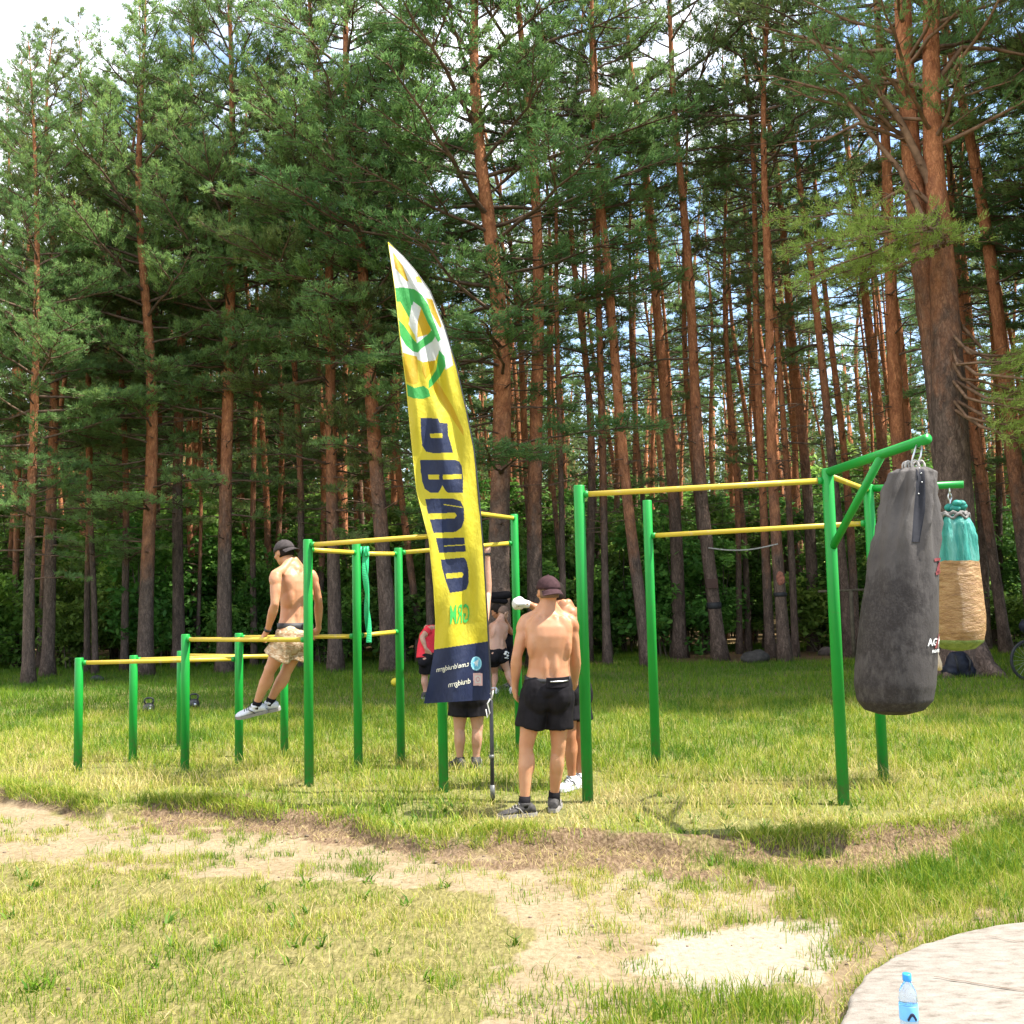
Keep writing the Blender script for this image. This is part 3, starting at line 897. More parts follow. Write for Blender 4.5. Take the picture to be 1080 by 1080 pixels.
L = [
 (DENSE[0], 30, 722, 'dark pine trunk nearest the left edge of the forest, foliage low', .74, 1.1, None, (-.01, 0)),
 (DENSE[2], 50, 714, 'second dark pine from the left, close behind the leftmost trunk', .83, 1.15, None, (0, 0)),
 (SLIM[0], 92, 709, 'slim reddish pine left of the stout grey trunk by the low bars', .90, .85, None, (-.02, 0)),
 (SLIM[1], 131, 708, 'slim pale pine standing just left of the stout trunk above the low bars', .92, 1.0, None, (0, 0)),
 (DENSE[1], 153, 713, 'stout grey-footed pine rising behind the low left bars', .88, 1.3, None, (0, 0)),
 (DENSE[3], 189, 706, 'dark pine between the stout trunk and the person on the dip bars', .95, 1.1, None, (0, 0)),
 (SLIM[2], 209, 704, 'thin pine with a sunlit stem left of the person on the dip bars', .8, .7, None, (0, 0)),
 (DENSE[2], 237, 710, 'orange-topped straight pine just left of the person on the dip bars', 1.0, 1.15, 2.0, (0, 0)),
 (SLIM[3], 268, 703, 'thin dark pine behind the legs of the person on the dip bars', .9, .9, None, (.01, 0)),
 (SLIM[1], 318, 705, 'slim orange pine right behind the capped person on the dip bars', .95, 1.0, None, (.0, 0)),
 (DENSE[0], 354, 708, 'grey pine between the dip-bar person and the hanging green band', 1.0, 1.1, 1.0, (-.02, 0)),
 (DENSE[3], 412, 709, 'stout pine leaning left beside the post with the green band', 1.0, 1.3, 4.0, (-.05, 0)),
 (SLIM[0], 455, 704, 'slim pine hidden low down by the yellow flag', 1.0, 1.0, None, (-.02, 0)),
 (DENSE[1], 527, 708, 'thickest dark trunk right behind the tall yellow flag', 1.0, 1.8, 3.3, (0, 0)),
 (OPEN[2], 566, 705, 'dark pine between the thick trunk behind the flag and the person in the plum cap', 1.0, 1.25, 5.0, (0, 0)),
 (SLIM[3], 595, 703, 'slim orange pine behind the person in the plum cap', .95, 0.8, None, (0, 0)),
 (SLIM[2], 641, 702, 'straight thin pine between the two left posts of the tall bar frame', 1.0, .9, None, (0, 0)),
 (OPEN[0], 684, 703, 'leaning pine behind the rear post with its orange top tilted left', 1.0, .95, None, (-.07, 0)),
 (OPEN[1], 717, 694, 'straight pine between the two rear bar posts left of the strapped pine', 1.0, 1.15, None, (-.02, 0)),
 (OPEN[2], 760, 697, 'pine with a black strap and dark tag on its crooked trunk', 1.0, 1.1, .5, (-.05, 0)),
 (SLIM[3], 813, 694, 'slim pine holding the far end of the slack rope, left of its twin', 1.02, 1.1, None, (-.01, 0)),
 (OPEN[0], 828, 698, 'grey pine with a reddish mark and black strap by the stone', 1.0, .95, 2.5, (0, 0)),
 (SLIM[0], 839, 693, 'thin grey pine half hidden behind the pine with the reddish mark', .95, .9, None, (0, 0)),
 (SLIM[2], 896, 693, 'slim pine seen between the two green bar posts on the right', 1.05, 1.15, None, (-.04, 0)),
 (OPEN[1], 968, 697, 'straight orange pine standing behind the hanging bags', 1.05, 1.2, 1.2, (-.03, 0)),
 (OPEN[2], 1098, 694, 'orange pine leaning left at the right edge behind the bicycle', 1.05, 1.2, 4.4, (-.09, 0)),
 (SLIM[1], 1062, 690, 'slim leaning pine just left of the pine by the bicycle', 1.05, 1.2, 4.4, (-.06, 0)),
]
FRONT = {}
for kd, bx, by, lb, s_, sr_, rz_, ln_ in L:
    FRONT[bx] = pine_px(kd, bx, by, lb, s_, sr_ * .86, rz_, ln_)
T17, T19 = FRONT[760], FRONT[828]

# the big forked pine on the right: two stems from one grey foot, one low sunlit bough
def big_pine():
    base = G(1018, 712); base.z = 0
    o = empty('pine_tree', base)
    tag(o, 'massive double-stemmed pine with orange upper bark behind the hanging bags', 'tree', EDGE)
    k = base.y / 1080
    T = MB(); B = MB(); P_, D_, C_ = [], [], []
    rs = random.Random(5)
    def px(x, y, dy=0):
        return P(x, y, base.y + dy) - base
    stemA = [px(1016, 722), px(1014, 690), px(1010, 620), px(1006, 520), px(1000, 400), px(994, 280), px(984, 160), px(982, 60), px(982, -60), px(978, -220)]
    radA = [0.56, 0.44, 0.37, 0.34, 0.30, 0.235, 0.175, 0.155, 0.135, 0.05]
    stemB = [px(1012, 640, .05), px(1002, 520, .1), px(990, 400, .25), px(973, 280, .35), px(961, 160, .4), px(954, 60, .4), px(950, -60, .4), px(945, -240, .4)]
    radB = [0.26, 0.26, 0.25, 0.21, 0.185, 0.165, 0.14, 0.05]
    def dn(pts, rad, m=5):
        P2, R2 = [], []
        for i in range(len(pts) - 1):
            for j in range(m):
                t = j / m
                P2.append(pts[i].lerp(pts[i + 1], t)); R2.append((rad[i] * (1 - t) + rad[i + 1] * t) * (1 + 0.05 * rs.uniform(-1, 1)))
        return P2 + [pts[-1]], R2 + [rad[-1]]
    T.tube(*dn(stemA, radA), 16)
    T.tube(*dn(stemB, radB), 14)
    # roots flare
    for a in (0.3, 1.6, 2.7, 3.9, 5.2):
        T.tube([Vector((0, 0, .5)) + Vector((math.cos(a), math.sin(a), 0)) * .25, Vector((math.cos(a) * .5, math.sin(a) * .5, .12)), Vector((math.cos(a) * .95, math.sin(a) * .95, -.1))], [.22, .17, .05], 8)
    # bare boughs reaching left, as in the photograph
    def bough(pxs, r0_, dead=True):
        pts = [px(*q) for q in pxs]
        P2, R2 = dn(pts, [r0_ * (1 - 0.85 * i / (len(pts) - 1)) + .006 for i in range(len(pts))], 4)
        B.tube(P2, R2, 6, False)
        for i in range(3, len(P2)):
            if rs.random() < 0.65:
                pb = limb_path(P2[i], rs.uniform(2.0, 4.4), rs.uniform(.3, 1.1), rs.uniform(-.7, .5), rs.uniform(-.7, .4), rs, 4)
                B.tube(pb, [.014, .011, .008, .006, .003], 4, False)
        return P2
    bough([(984, 200), (968, 165), (948, 125), (925, 95), (890, 65), (850, 40), (800, 28)], .085)
    bough([(975, 235), (950, 180), (925, 150), (890, 100), (860, 92), (815, 80)], .06)
    bough([(985, 218), (968, 203), (950, 200), (930, 212), (905, 235), (885, 255), (870, 262)], .05)
    bough([(960, 150, .3), (935, 140, 0), (905, 130, -.5), (870, 148, -.8), (830, 150, -1)], .04)
    bough([(985, 90), (1015, 50), (1050, 52), (1090, 60), (1120, 75)], .05)
    bough([(1000, 330), (1020, 350), (1040, 372), (1060, 390)], .04)
    # sunlit low foliage
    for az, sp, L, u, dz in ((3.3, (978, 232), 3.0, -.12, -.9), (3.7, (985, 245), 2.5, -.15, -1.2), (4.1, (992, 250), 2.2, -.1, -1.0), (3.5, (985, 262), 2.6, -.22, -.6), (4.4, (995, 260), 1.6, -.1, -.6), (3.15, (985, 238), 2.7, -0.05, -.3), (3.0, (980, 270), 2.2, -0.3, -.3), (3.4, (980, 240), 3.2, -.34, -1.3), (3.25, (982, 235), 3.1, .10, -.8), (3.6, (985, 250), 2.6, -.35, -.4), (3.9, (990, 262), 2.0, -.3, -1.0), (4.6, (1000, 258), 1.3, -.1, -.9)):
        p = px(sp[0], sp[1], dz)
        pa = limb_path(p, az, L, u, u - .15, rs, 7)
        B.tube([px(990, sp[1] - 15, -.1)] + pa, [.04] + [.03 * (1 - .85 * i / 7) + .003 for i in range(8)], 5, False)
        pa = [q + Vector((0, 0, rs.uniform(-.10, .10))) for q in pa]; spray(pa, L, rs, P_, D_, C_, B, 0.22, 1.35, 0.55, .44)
    P1, D1, C1 = P_, D_, C_
    P_, D_, C_ = [], [], []
    for (sx, sy, az, L, u, dy) in ((1015, 400, 0.1, 2.2, -.1, -1.2), (1020, 420, -.3, 1.9, -.25, -1.6), (1030, 410, .4, 1.8, -.1, -.8), (1020, 440, -.8, 1.7, -.3, -1.2), (1040, 440, 0.2, 1.6, -.3, -1.2), (1010, 385, -.1, 2.3, .0, -1.4), (1022, 372, .15, 2.6, .05, -1.3), (1030, 395, -.35, 2.3, -.1, -1.7), (1040, 420, -.6, 2.0, -.2, -1.5), (1045, 380, .0, 2.4, .0, -1.0), (1035, 450, -.5, 1.8, -.35, -1.4)):
        p = px(sx, sy, dy)
        pa = limb_path(p, az, L, u, u - .2, rs, 7)
        B.tube([px(1004, sy - 20, -.1)] + pa, [.035] + [.026 * (1 - .85 * i / 7) + .003 for i in range(8)], 5, False)
        pa = [q + Vector((0, 0, rs.uniform(-.10, .10))) for q in pa]; spray(pa, L, rs, P1, D1, C1, B, 0.12, 1.7, 0.55, .46)
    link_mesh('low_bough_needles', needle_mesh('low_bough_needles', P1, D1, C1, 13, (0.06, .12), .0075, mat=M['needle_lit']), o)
    # crown above
    for pts, rad in ((stemA, radA), (stemB, radB)):
        for i in range(34):
            t = rs.random()
            p = pts[-3].lerp(pts[-1], t) if t > .5 else pts[-4].lerp(pts[-2], t * 2 * .9)
            L = rs.uniform(1.2, 3.2)
            pa = limb_path(p, rs.uniform(0, 6.28), L, rs.uniform(0, .6), rs.uniform(.1, .8), rs, 7)
            B.tube(pa, [.045 * (1 - .85 * k / 7) + .003 for k in range(8)], 5, False)
            spray(pa, L, rs, P_, D_, C_, B, 0.3, 1.0, 0.42)
    T.cur = 1; T.add(B.v, B.f); T.build('trunk', [M['old_bark'], M['bigwood']], o)
    link_mesh('crown', needle_mesh('crown', P_, D_, C_, 12), o)
    return o, base
BIG, BIGB = big_pine()

# the wood behind: a loose grid of pines, thinning the view to darkness
used = [(c.location.x, c.location.y) for c in COL.objects if c.name.startswith('pine_tree')]
WOOD = 'pines standing deep in the wood'
WL = 'slender red-barked pine deep in the wood behind the front row'
rs = random.Random(21)
cnt = 0
yy = 25.0
while yy < 54:
    step = 2.55 + (yy - 24) * 0.022
    half = yy * 0.56 + 5
    xx = -half + rs.uniform(0, 2)
    while xx < half:
        px_, py_ = xx + rs.uniform(-1.1, 1.1), yy + rs.uniform(-1.2, 1.2)
        if all((px_ - a) ** 2 + (py_ - b) ** 2 > 2.6 for a, b in used) and rs.random() < (0.86 if yy < 50 else 0.7):
            left = px_ / py_ < -0.12
            kind = rs.choice(FAR) if yy > 48 else rs.choice(SLIM + ([DENSE[3], DENSE[2], DENSE[1]] if left else [OPEN[0], OPEN[2]]))
            s = rs.uniform(0.8, 1.02)
            if px_ / py_ < -0.36: s = min(s, (1.2 + 0.565 * py_) / 19.5)
            if px_ / py_ > 0.04 and yy > 48: s *= 0.64
            if px_ / py_ > 0.04 and 30 < yy <= 48 and rs.random() < 0.35: xx += step; continue
            put_tree(kind, (px_, py_, 0), WL, WOOD, s * rs.uniform(0.8, 1.15), rs.uniform(0, 6.28), (rs.gauss(-.015, .03), rs.gauss(0, .02)), sz=s)
            used.append((px_, py_)); cnt += 1
        xx += step * rs.uniform(0.8, 1.5)
    yy += step
POLE = [pine_parts(500 + i, 18.5, 0.66 + 0.05 * i, 0.105, 18, 1.7, 40, 0.45, 1.0, 11, 0.013, 1, 7) for i in range(3)]
k = 0
while k < 112:
    yy = 24.5 + 24 * rs.random() ** 1.2
    px_ = yy * rs.uniform(-.53, .55)
    if all((px_ - a) ** 2 + (yy - b) ** 2 > 0.9 for a, b in used):
        s = rs.uniform(.85, 1.05)
        if px_ / yy < -0.36: s = min(s, (1.2 + 0.56 * yy) / 18.5)
        put_tree(rs.choice(POLE), (px_, yy, 0), 'thin bare-stemmed orange pine crowded between the stouter trunks', 'thin pines crowded in the wood', s * rs.uniform(.75, 1.2), rs.uniform(0, 6.28), (rs.gauss(-.02, .035), rs.gauss(0, .02)), sz=s)
        used.append((px_, yy))
    k += 1
# pines outside the frame to the right: they shade the far lawn
for i, (a, b, s) in enumerate([(9.9, 13.8, 1.42), (11.6, 15.2, 1.4), (10.9, 16.6, 1.4), (13.4, 13.6, 1.45), (14.6, 15.6, 1.42), (12.9, 17.4, 1.35), (17.0, 14.2, 1.45), (17.6, 16.8, 1.4), (20.2, 15.2, 1.4), (15.6, 18.6, 1.3), (19.5, 18.6, 1.3), (13.2, 15.4, 1.25), (12.6, 14.0, 1.2), (15.4, 14.4, 1.3), (17.8, 15.6, 1.35), (14.4, 17.2, 1.25), (22.0, 17.0, 1.4), (12.8, 18.6, 1.1), (13.4, 20.2, 1.0), (16.5, 21.5, 1.05), (13.6, 22.8, 1.0), (-15.5, 20.5, .7), (-13.8, 23.5, .7)]):
    put_tree((OPEN if i < 6 else DENSE)[i % 3], (a, b + (1.2 if i < 23 and a > 0 else 0), 0), 'pine at the forest edge just beyond the side of the clearing', 'pines beside the clearing', s, i * 1.7, (0, 0))
print('background pines', cnt)

# the far wood: too many stems to count, one coarse mass
def far_wood():
    rs = random.Random(77); T = MB(); P_, D_, C_ = [], [], []
    y = 54.0
    while y < 112:
        x = -.6 * y
        while x < .6 * y:
            px_, py_ = x + rs.uniform(-1.5, 1.5), y + rs.uniform(-1.5, 1.5)
            q = px_ / py_
            H = rs.uniform(14, 17.5) if q < .02 else rs.uniform(13, 16.5)
            
            T.tube([Vector((px_, py_, -.2)), Vector((px_ + rs.gauss(0, .3), py_, H * .5)), Vector((px_ + rs.gauss(0, .4), py_, H))], [.17, .13, .03], 6)
            for i in range(210):
                t = rs.random() ** .9
                z = H * (.12 + .88 * t); r = 2.2 * (1.05 - t) ** .7 * math.sqrt(rs.random()) + .15; a = rs.uniform(0, 6.28)
                P_.append((px_ + math.cos(a) * r, py_ + math.sin(a) * r, z)); D_.append((math.cos(a), math.sin(a), .5)); C_.append(.3 + rs.uniform(-.2, .2))
            x += 2.4 * rs.uniform(.7, 1.3) * (1 + (y - 54) * .006)
        y += 3.6 * (1 + (y - 54) * .01)
    T.v = [tuple(v) for v in T.v]
    nm = needle_mesh('far_wood', P_, D_, C_, 7, (.3, .6), .045)
    ob = link_mesh('far_wood', nm); tag(ob, 'far pine crowns closing the depth of the wood', None, None, 'stuff')
    tag(T.build('far_trunks', M['bark']), 'far pine stems closing the depth of the wood', None, None, 'stuff')
far_wood()

# ------------------------------------------------------------------ leafy undergrowth
def sapling_parts(seed, H=3.2, spread=1.3, nl=5200, leaf=0.075):
    rs = random.Random(seed)
    B = MB()
    C, Dr, Rn = [], [], []
    for s in range(5):
        a = rs.uniform(0, 6.28); bx = Vector((math.cos(a), math.sin(a), 0)) * rs.uniform(0, .25)
        top = bx + Vector((math.cos(a) * rs.uniform(.1, spread * .6), math.sin(a) * rs.uniform(.1, spread * .6), H * rs.uniform(.7, 1)))
        mid = bx.lerp(top, .5) + Vector((rs.gauss(0, .08), rs.gauss(0, .08), .1))
        B.tube([bx - Vector((0, 0, .1)), mid, top], [.022, .014, .005], 5, False)
        for b in range(16):
            t = rs.uniform(.12, 1)
            p = (bx.lerp(mid, t * 2) if t < .5 else mid.lerp(top, t * 2 - 1))
            aa = rs.uniform(0, 6.28); L = spread * rs.uniform(.3, .8) * (1.1 - .6 * t)
            e = p + Vector((math.cos(aa) * L, math.sin(aa) * L, rs.uniform(-.15, .4) * L))
            B.tube([p, e], [.007, .002], 3, False)
            tn = rs.uniform(.15, .75)
            for k in range(nl // 80):
                u = rs.random() ** .7
                q = p.lerp(e, u) + Vector((rs.gauss(0, .09), rs.gauss(0, .09), rs.gauss(0, .07)))
                C.append(q); Rn.append(tn + .25 * t)
    C = np.array([tuple(c) for c in C]); n = len(C); Rn = np.clip(np.array(Rn) + RNG.normal(0, .12, n), 0, 1)
    nr = RNG.normal(0, .55, (n, 3)); nr[:, 2] += 1; nr /= np.linalg.norm(nr, axis=1, keepdims=True)
    a = np.cross(nr, RNG.normal(0, 1, (n, 3))); a /= np.linalg.norm(a, axis=1, keepdims=True)
    b = np.cross(nr, a)
    L = RNG.uniform(.6, 1.2, (n, 1)) * leaf
    V = np.stack([C - a * L, C + b * L * .5 + nr * .008, C + a * L, C - b * L * .5 + nr * .008], 1).reshape(-1, 3)
    i0 = np.arange(n) * 4
    return B.mesh('stem', M['stem']), np_mesh('foliage', V, quads=np.stack([i0, i0 + 1, i0 + 2, i0 + 3], 1), mat=M['leaf'], attr={'rnd': np.repeat(Rn, 4)})
SAPL = [sapling_parts(1, 3.4, 1.4), sapling_parts(2, 2.6, 1.5), sapling_parts(3, 4.2, 1.3), sapling_parts(4, 1.7, 1.3, 4200)]
rs = random.Random(9)
def put_sap(x, y, k, s):
    o = empty('sapling', (x, y, 0), rs.uniform(0, 6.28)); o.scale = (s, s, s * rs.uniform(.9, 1.15))
    link_mesh('stem', SAPL[k][0], o); link_mesh('foliage', SAPL[k][1], o)
    tag(o, 'leafy dark green sapling in the undergrowth beneath the pines', 'sapling', 'leafy saplings in the undergrowth')
nsap = 0
for row, (Y, st) in enumerate(((27.5, 1.5), (29.3, 1.6), (31.5, 1.8), (34.5, 2.0), (38, 2.5), (43, 2.2), (47, 2.2), (51, 2.2))):
    x = -Y * .53 - 2
    while x < Y * .53 + 2:
        if rs.random() < .93:
            left = x < -1
            k = rs.choice([3, 1, 3]) if row == 0 else rs.choice([0, 1, 2, 0])
            put_sap(x + rs.uniform(-.6, .6), Y + rs.uniform(-.8, .8), k, rs.uniform(.9, 1.3) * (1.08 + 0.014 * (Y - 27) + (.05 * (Y - 40) if Y > 42 else 0)) )
            nsap += 1
        x += st * rs.uniform(.75, 1.3)
print('saplings', nsap)

# ------------------------------------------------------------------ bar frames
def post_at(px_, py_, z=0.0):
    p = G(px_, py_, z); return Vector((p.x, p.y, 0))
PA = {k: post_at(*k) for k in [(82, 813), (140, 804), (190, 788), (195, 815), (252, 808), (300, 798), (326, 829), (378, 813), (423, 804), (468, 836), (548, 794)]}
PH = {(82, 813): 1.10, (140, 804): 1.09, (190, 788): 1.08, (195, 815): 1.315, (252, 808): 1.305, (300, 798): 1.10, (326, 829): 2.15, (378, 813): 2.15, (423, 804): 2.12, (468, 836): 2.43, (548, 794): 2.47}
def post(parent, p, h, r=0.041):
    m = MB(); l = p - parent.location
    m.tube([l + Vector((0, 0, -.12)), l + Vector((0, 0, h - .006)), l + Vector((0, 0, h))], [r, r, r * .9], 20)
    return m.build('post', M['green'], parent)
def bar(parent, a, b, r=0.021, mat='yellow', shift=0.041, name='bar', collar=True):
    d = (b - a).normalized(); o = parent.location
    m = MB(); m.tube([a + d * (shift - .004) - o, b - d * (shift - .004) - o], r, 14)
    ob = m.build(name, M[mat], parent)
    if collar:
        c = MB(); c.tube([a + d * (shift - .006) - o, a + d * (shift + .03) - o], r + .005, 14)
        c.build('collar', M['green'], ob)
        c = MB(); c.tube([b - d * (shift + .03) - o, b - d * (shift - .006) - o], r + .005, 14)
        c.build('collar', M['green'], ob)
    return ob
def Z(p, z): return Vector((p.x, p.y, z))
A = lambda x, y: PA[(x, y)]
f1 = empty('bar_complex', A(326, 829))
tag(f1, 'green and yellow stepped complex of low, middle and high exercise bars', 'exercise bars')
for k in PA: post(f1, PA[k], PH[k])
bar(f1, Z(A(82, 813), 1.05), Z(A(252, 808), 1.05))
bar(f1, Z(A(140, 804), 1.045), Z(A(300, 798), 1.045))
bar(f1, Z(A(190, 788), 1.03), Z(A(300, 798), 1.03))
BAR_A = (Z(A(195, 815), 1.265), Z(A(326, 829), 1.265)); bar(f1, *BAR_A)
BAR_B = (Z(A(252, 808), 1.262), Z(A(378, 813), 1.262)); bar(f1, *BAR_B)
bar(f1, Z(A(378, 813), 1.265), Z(A(423, 804), 1.285))
bar(f1, Z(A(326, 829), 2.10), Z(A(468, 836), 2.13))
bar(f1, Z(A(326, 829), 2.06), Z(A(378, 813), 2.06))
bar(f1, Z(A(378, 813), 2.05), Z(A(423, 804), 2.06))
BAR_F = (Z(A(423, 804), 2.07), Z(A(548, 794), 2.17)); bar(f1, *BAR_F)
bar(f1, Z(A(468, 836), 2.36), Z(A(548, 794), 2.43))

Q = {k: post_at(*k) for k in [(620, 845), (692, 808), (890, 849), (932, 823)]}
f2 = empty('pull_up_frame', Q[(620, 845)])
tag(f2, 'tall green pull-up frame with yellow rails and two arms for bags', 'exercise bars')
for k, h in (((620, 845), 2.475), ((692, 808), 2.49), ((890, 849), 2.52), ((932, 823), 2.49)):
    post(f2, Q[k], h, .044)
bar(f2, Z(Q[(620, 845)], 2.40), Z(Q[(890, 849)], 2.43), .022, shift=.044)
bar(f2, Z(Q[(692, 808)], 2.15), Z(Q[(932, 823)], 2.16), .022, shift=.044)
bar(f2, Z(Q[(890, 849)], 2.47), Z(Q[(932, 823)], 2.44), .021, shift=.044)
ARM1 = (Z(Q[(890, 849)], 2.49), P(976, 463.5, 6.62))
ARM2 = (Z(Q[(932, 823)], 2.455), P(1013, 511, 8.42))
bar(f2, ARM1[0], ARM1[1] + (ARM1[1] - ARM1[0]).normalized() * .04, .034, 'green', .02, 'arm', False)
bar(f2, ARM2[0], ARM2[1] + (ARM2[1] - ARM2[0]).normalized() * .04, .030, 'green', .02, 'arm', False)
sa = ARM1[0].lerp(ARM1[1], .60); bar(f2, Z(Q[(890, 849)], 1.90), sa + Vector((0, 0, 0)), .029, 'green', .01, 'strut', False)
sa = ARM2[0].lerp(ARM2[1], .62); bar(f2, Z(Q[(932, 823)], 2.0), sa, .024, 'green', .01, 'strut', False)

# ------------------------------------------------------------------ green resistance band looped over the high bar
def band():
    top = P(384, 571, A(378, 813).y + .03)
    top = Vector((top.x, top.y, 2.10))
    o = empty('resistance_band', top)
    tag(o, 'green rubber resistance band hanging twisted from the high bar', 'exercise band')
    t = NT('band_rubber'); t.color((0.03, 0.42, 0.16)); mat = t.set(0.45, 0.4)
    for sgn, nm in ((1, 'strand'), (-1, 'strand')):
        m = MB(); rings = []
        for i in range(41):
            u = i / 40
            z = .02 - .92 * u
            a = sgn * (u * 4.4 + (0.4 if sgn > 0 else 1.7))
            c = Vector((sgn * .026 * math.sin(math.pi * min(1, u * 1.02)) * math.cos(u * 3.2) + .01 + .028 * u, sgn * .012, z))
            x = Vector((math.cos(a), math.sin(a), 0)) * .025; y = Vector((-math.sin(a), math.cos(a), 0)) * .003
            rings.append([c + x + y, c - x + y, c - x - y, c + x - y])
        m.rings(rings, True, False); m.build(nm, mat, o)
    m = MB()
    for dx in (-.03, .005, .035):
        m.tube([Vector((dx + .034 * 0, math.cos(a) * .034, -.03 + math.sin(a) * .04)) for a in np.linspace(0, 6.1, 18)], .013, 6)
    m.build('knot', mat, o)
band()

# ------------------------------------------------------------------ feather flag
LFT = [(409, 255), (412, 275), (416, 302), (421, 351), (428, 406), (433, 460), (439, 517), (446, 545), (452, 569), (457, 619), (459, 655), (458, 685), (453, 715), (447, 742)]
RGT = [(409.5, 255), (424, 270), (437, 285), (453, 307), (468, 344), (481, 388), (491, 432), (499, 473), (504, 517), (509, 580), (513, 647), (514.5, 677), (516, 705), (517, 738)]
LY = np.array([p[1] for p in LFT], float); LX = np.array([p[0] for p in LFT], float)
RY = np.array([p[1] for p in RGT], float); RX = np.array([p[0] for p in RGT], float)
FD = 8.1
def flag_uv(x, y):
    a = np.interp(y, LY, LX); b = np.interp(y, RY, RX)
    return (x - a) / max(b - a, .5)
def flag_pt(x, y, off=0.0):
    s = flag_uv(x, y)
    v = (y - 255) / 485
    # folds run down from the curved edge, wavier towards the free hem
    w = .020 * math.sin(s * 7 - v * 13 + 1.0) * min(1, v * 4) + .012 * math.sin(s * 13 + v * 24) * min(1, v * 3)
    w += .03 * math.sin(s * 9 + 1.2) * max(0, (v - .82) / .18) + .016 * math.sin(s * 17 - v * 9) * max(0, 1 - abs(v - .32) / .3)
    w *= 1.5 * (0.25 + 0.75 * min(1, (1 - s) * 4))
    return P(x, y, FD + w - .10 * (1 - s) - off)

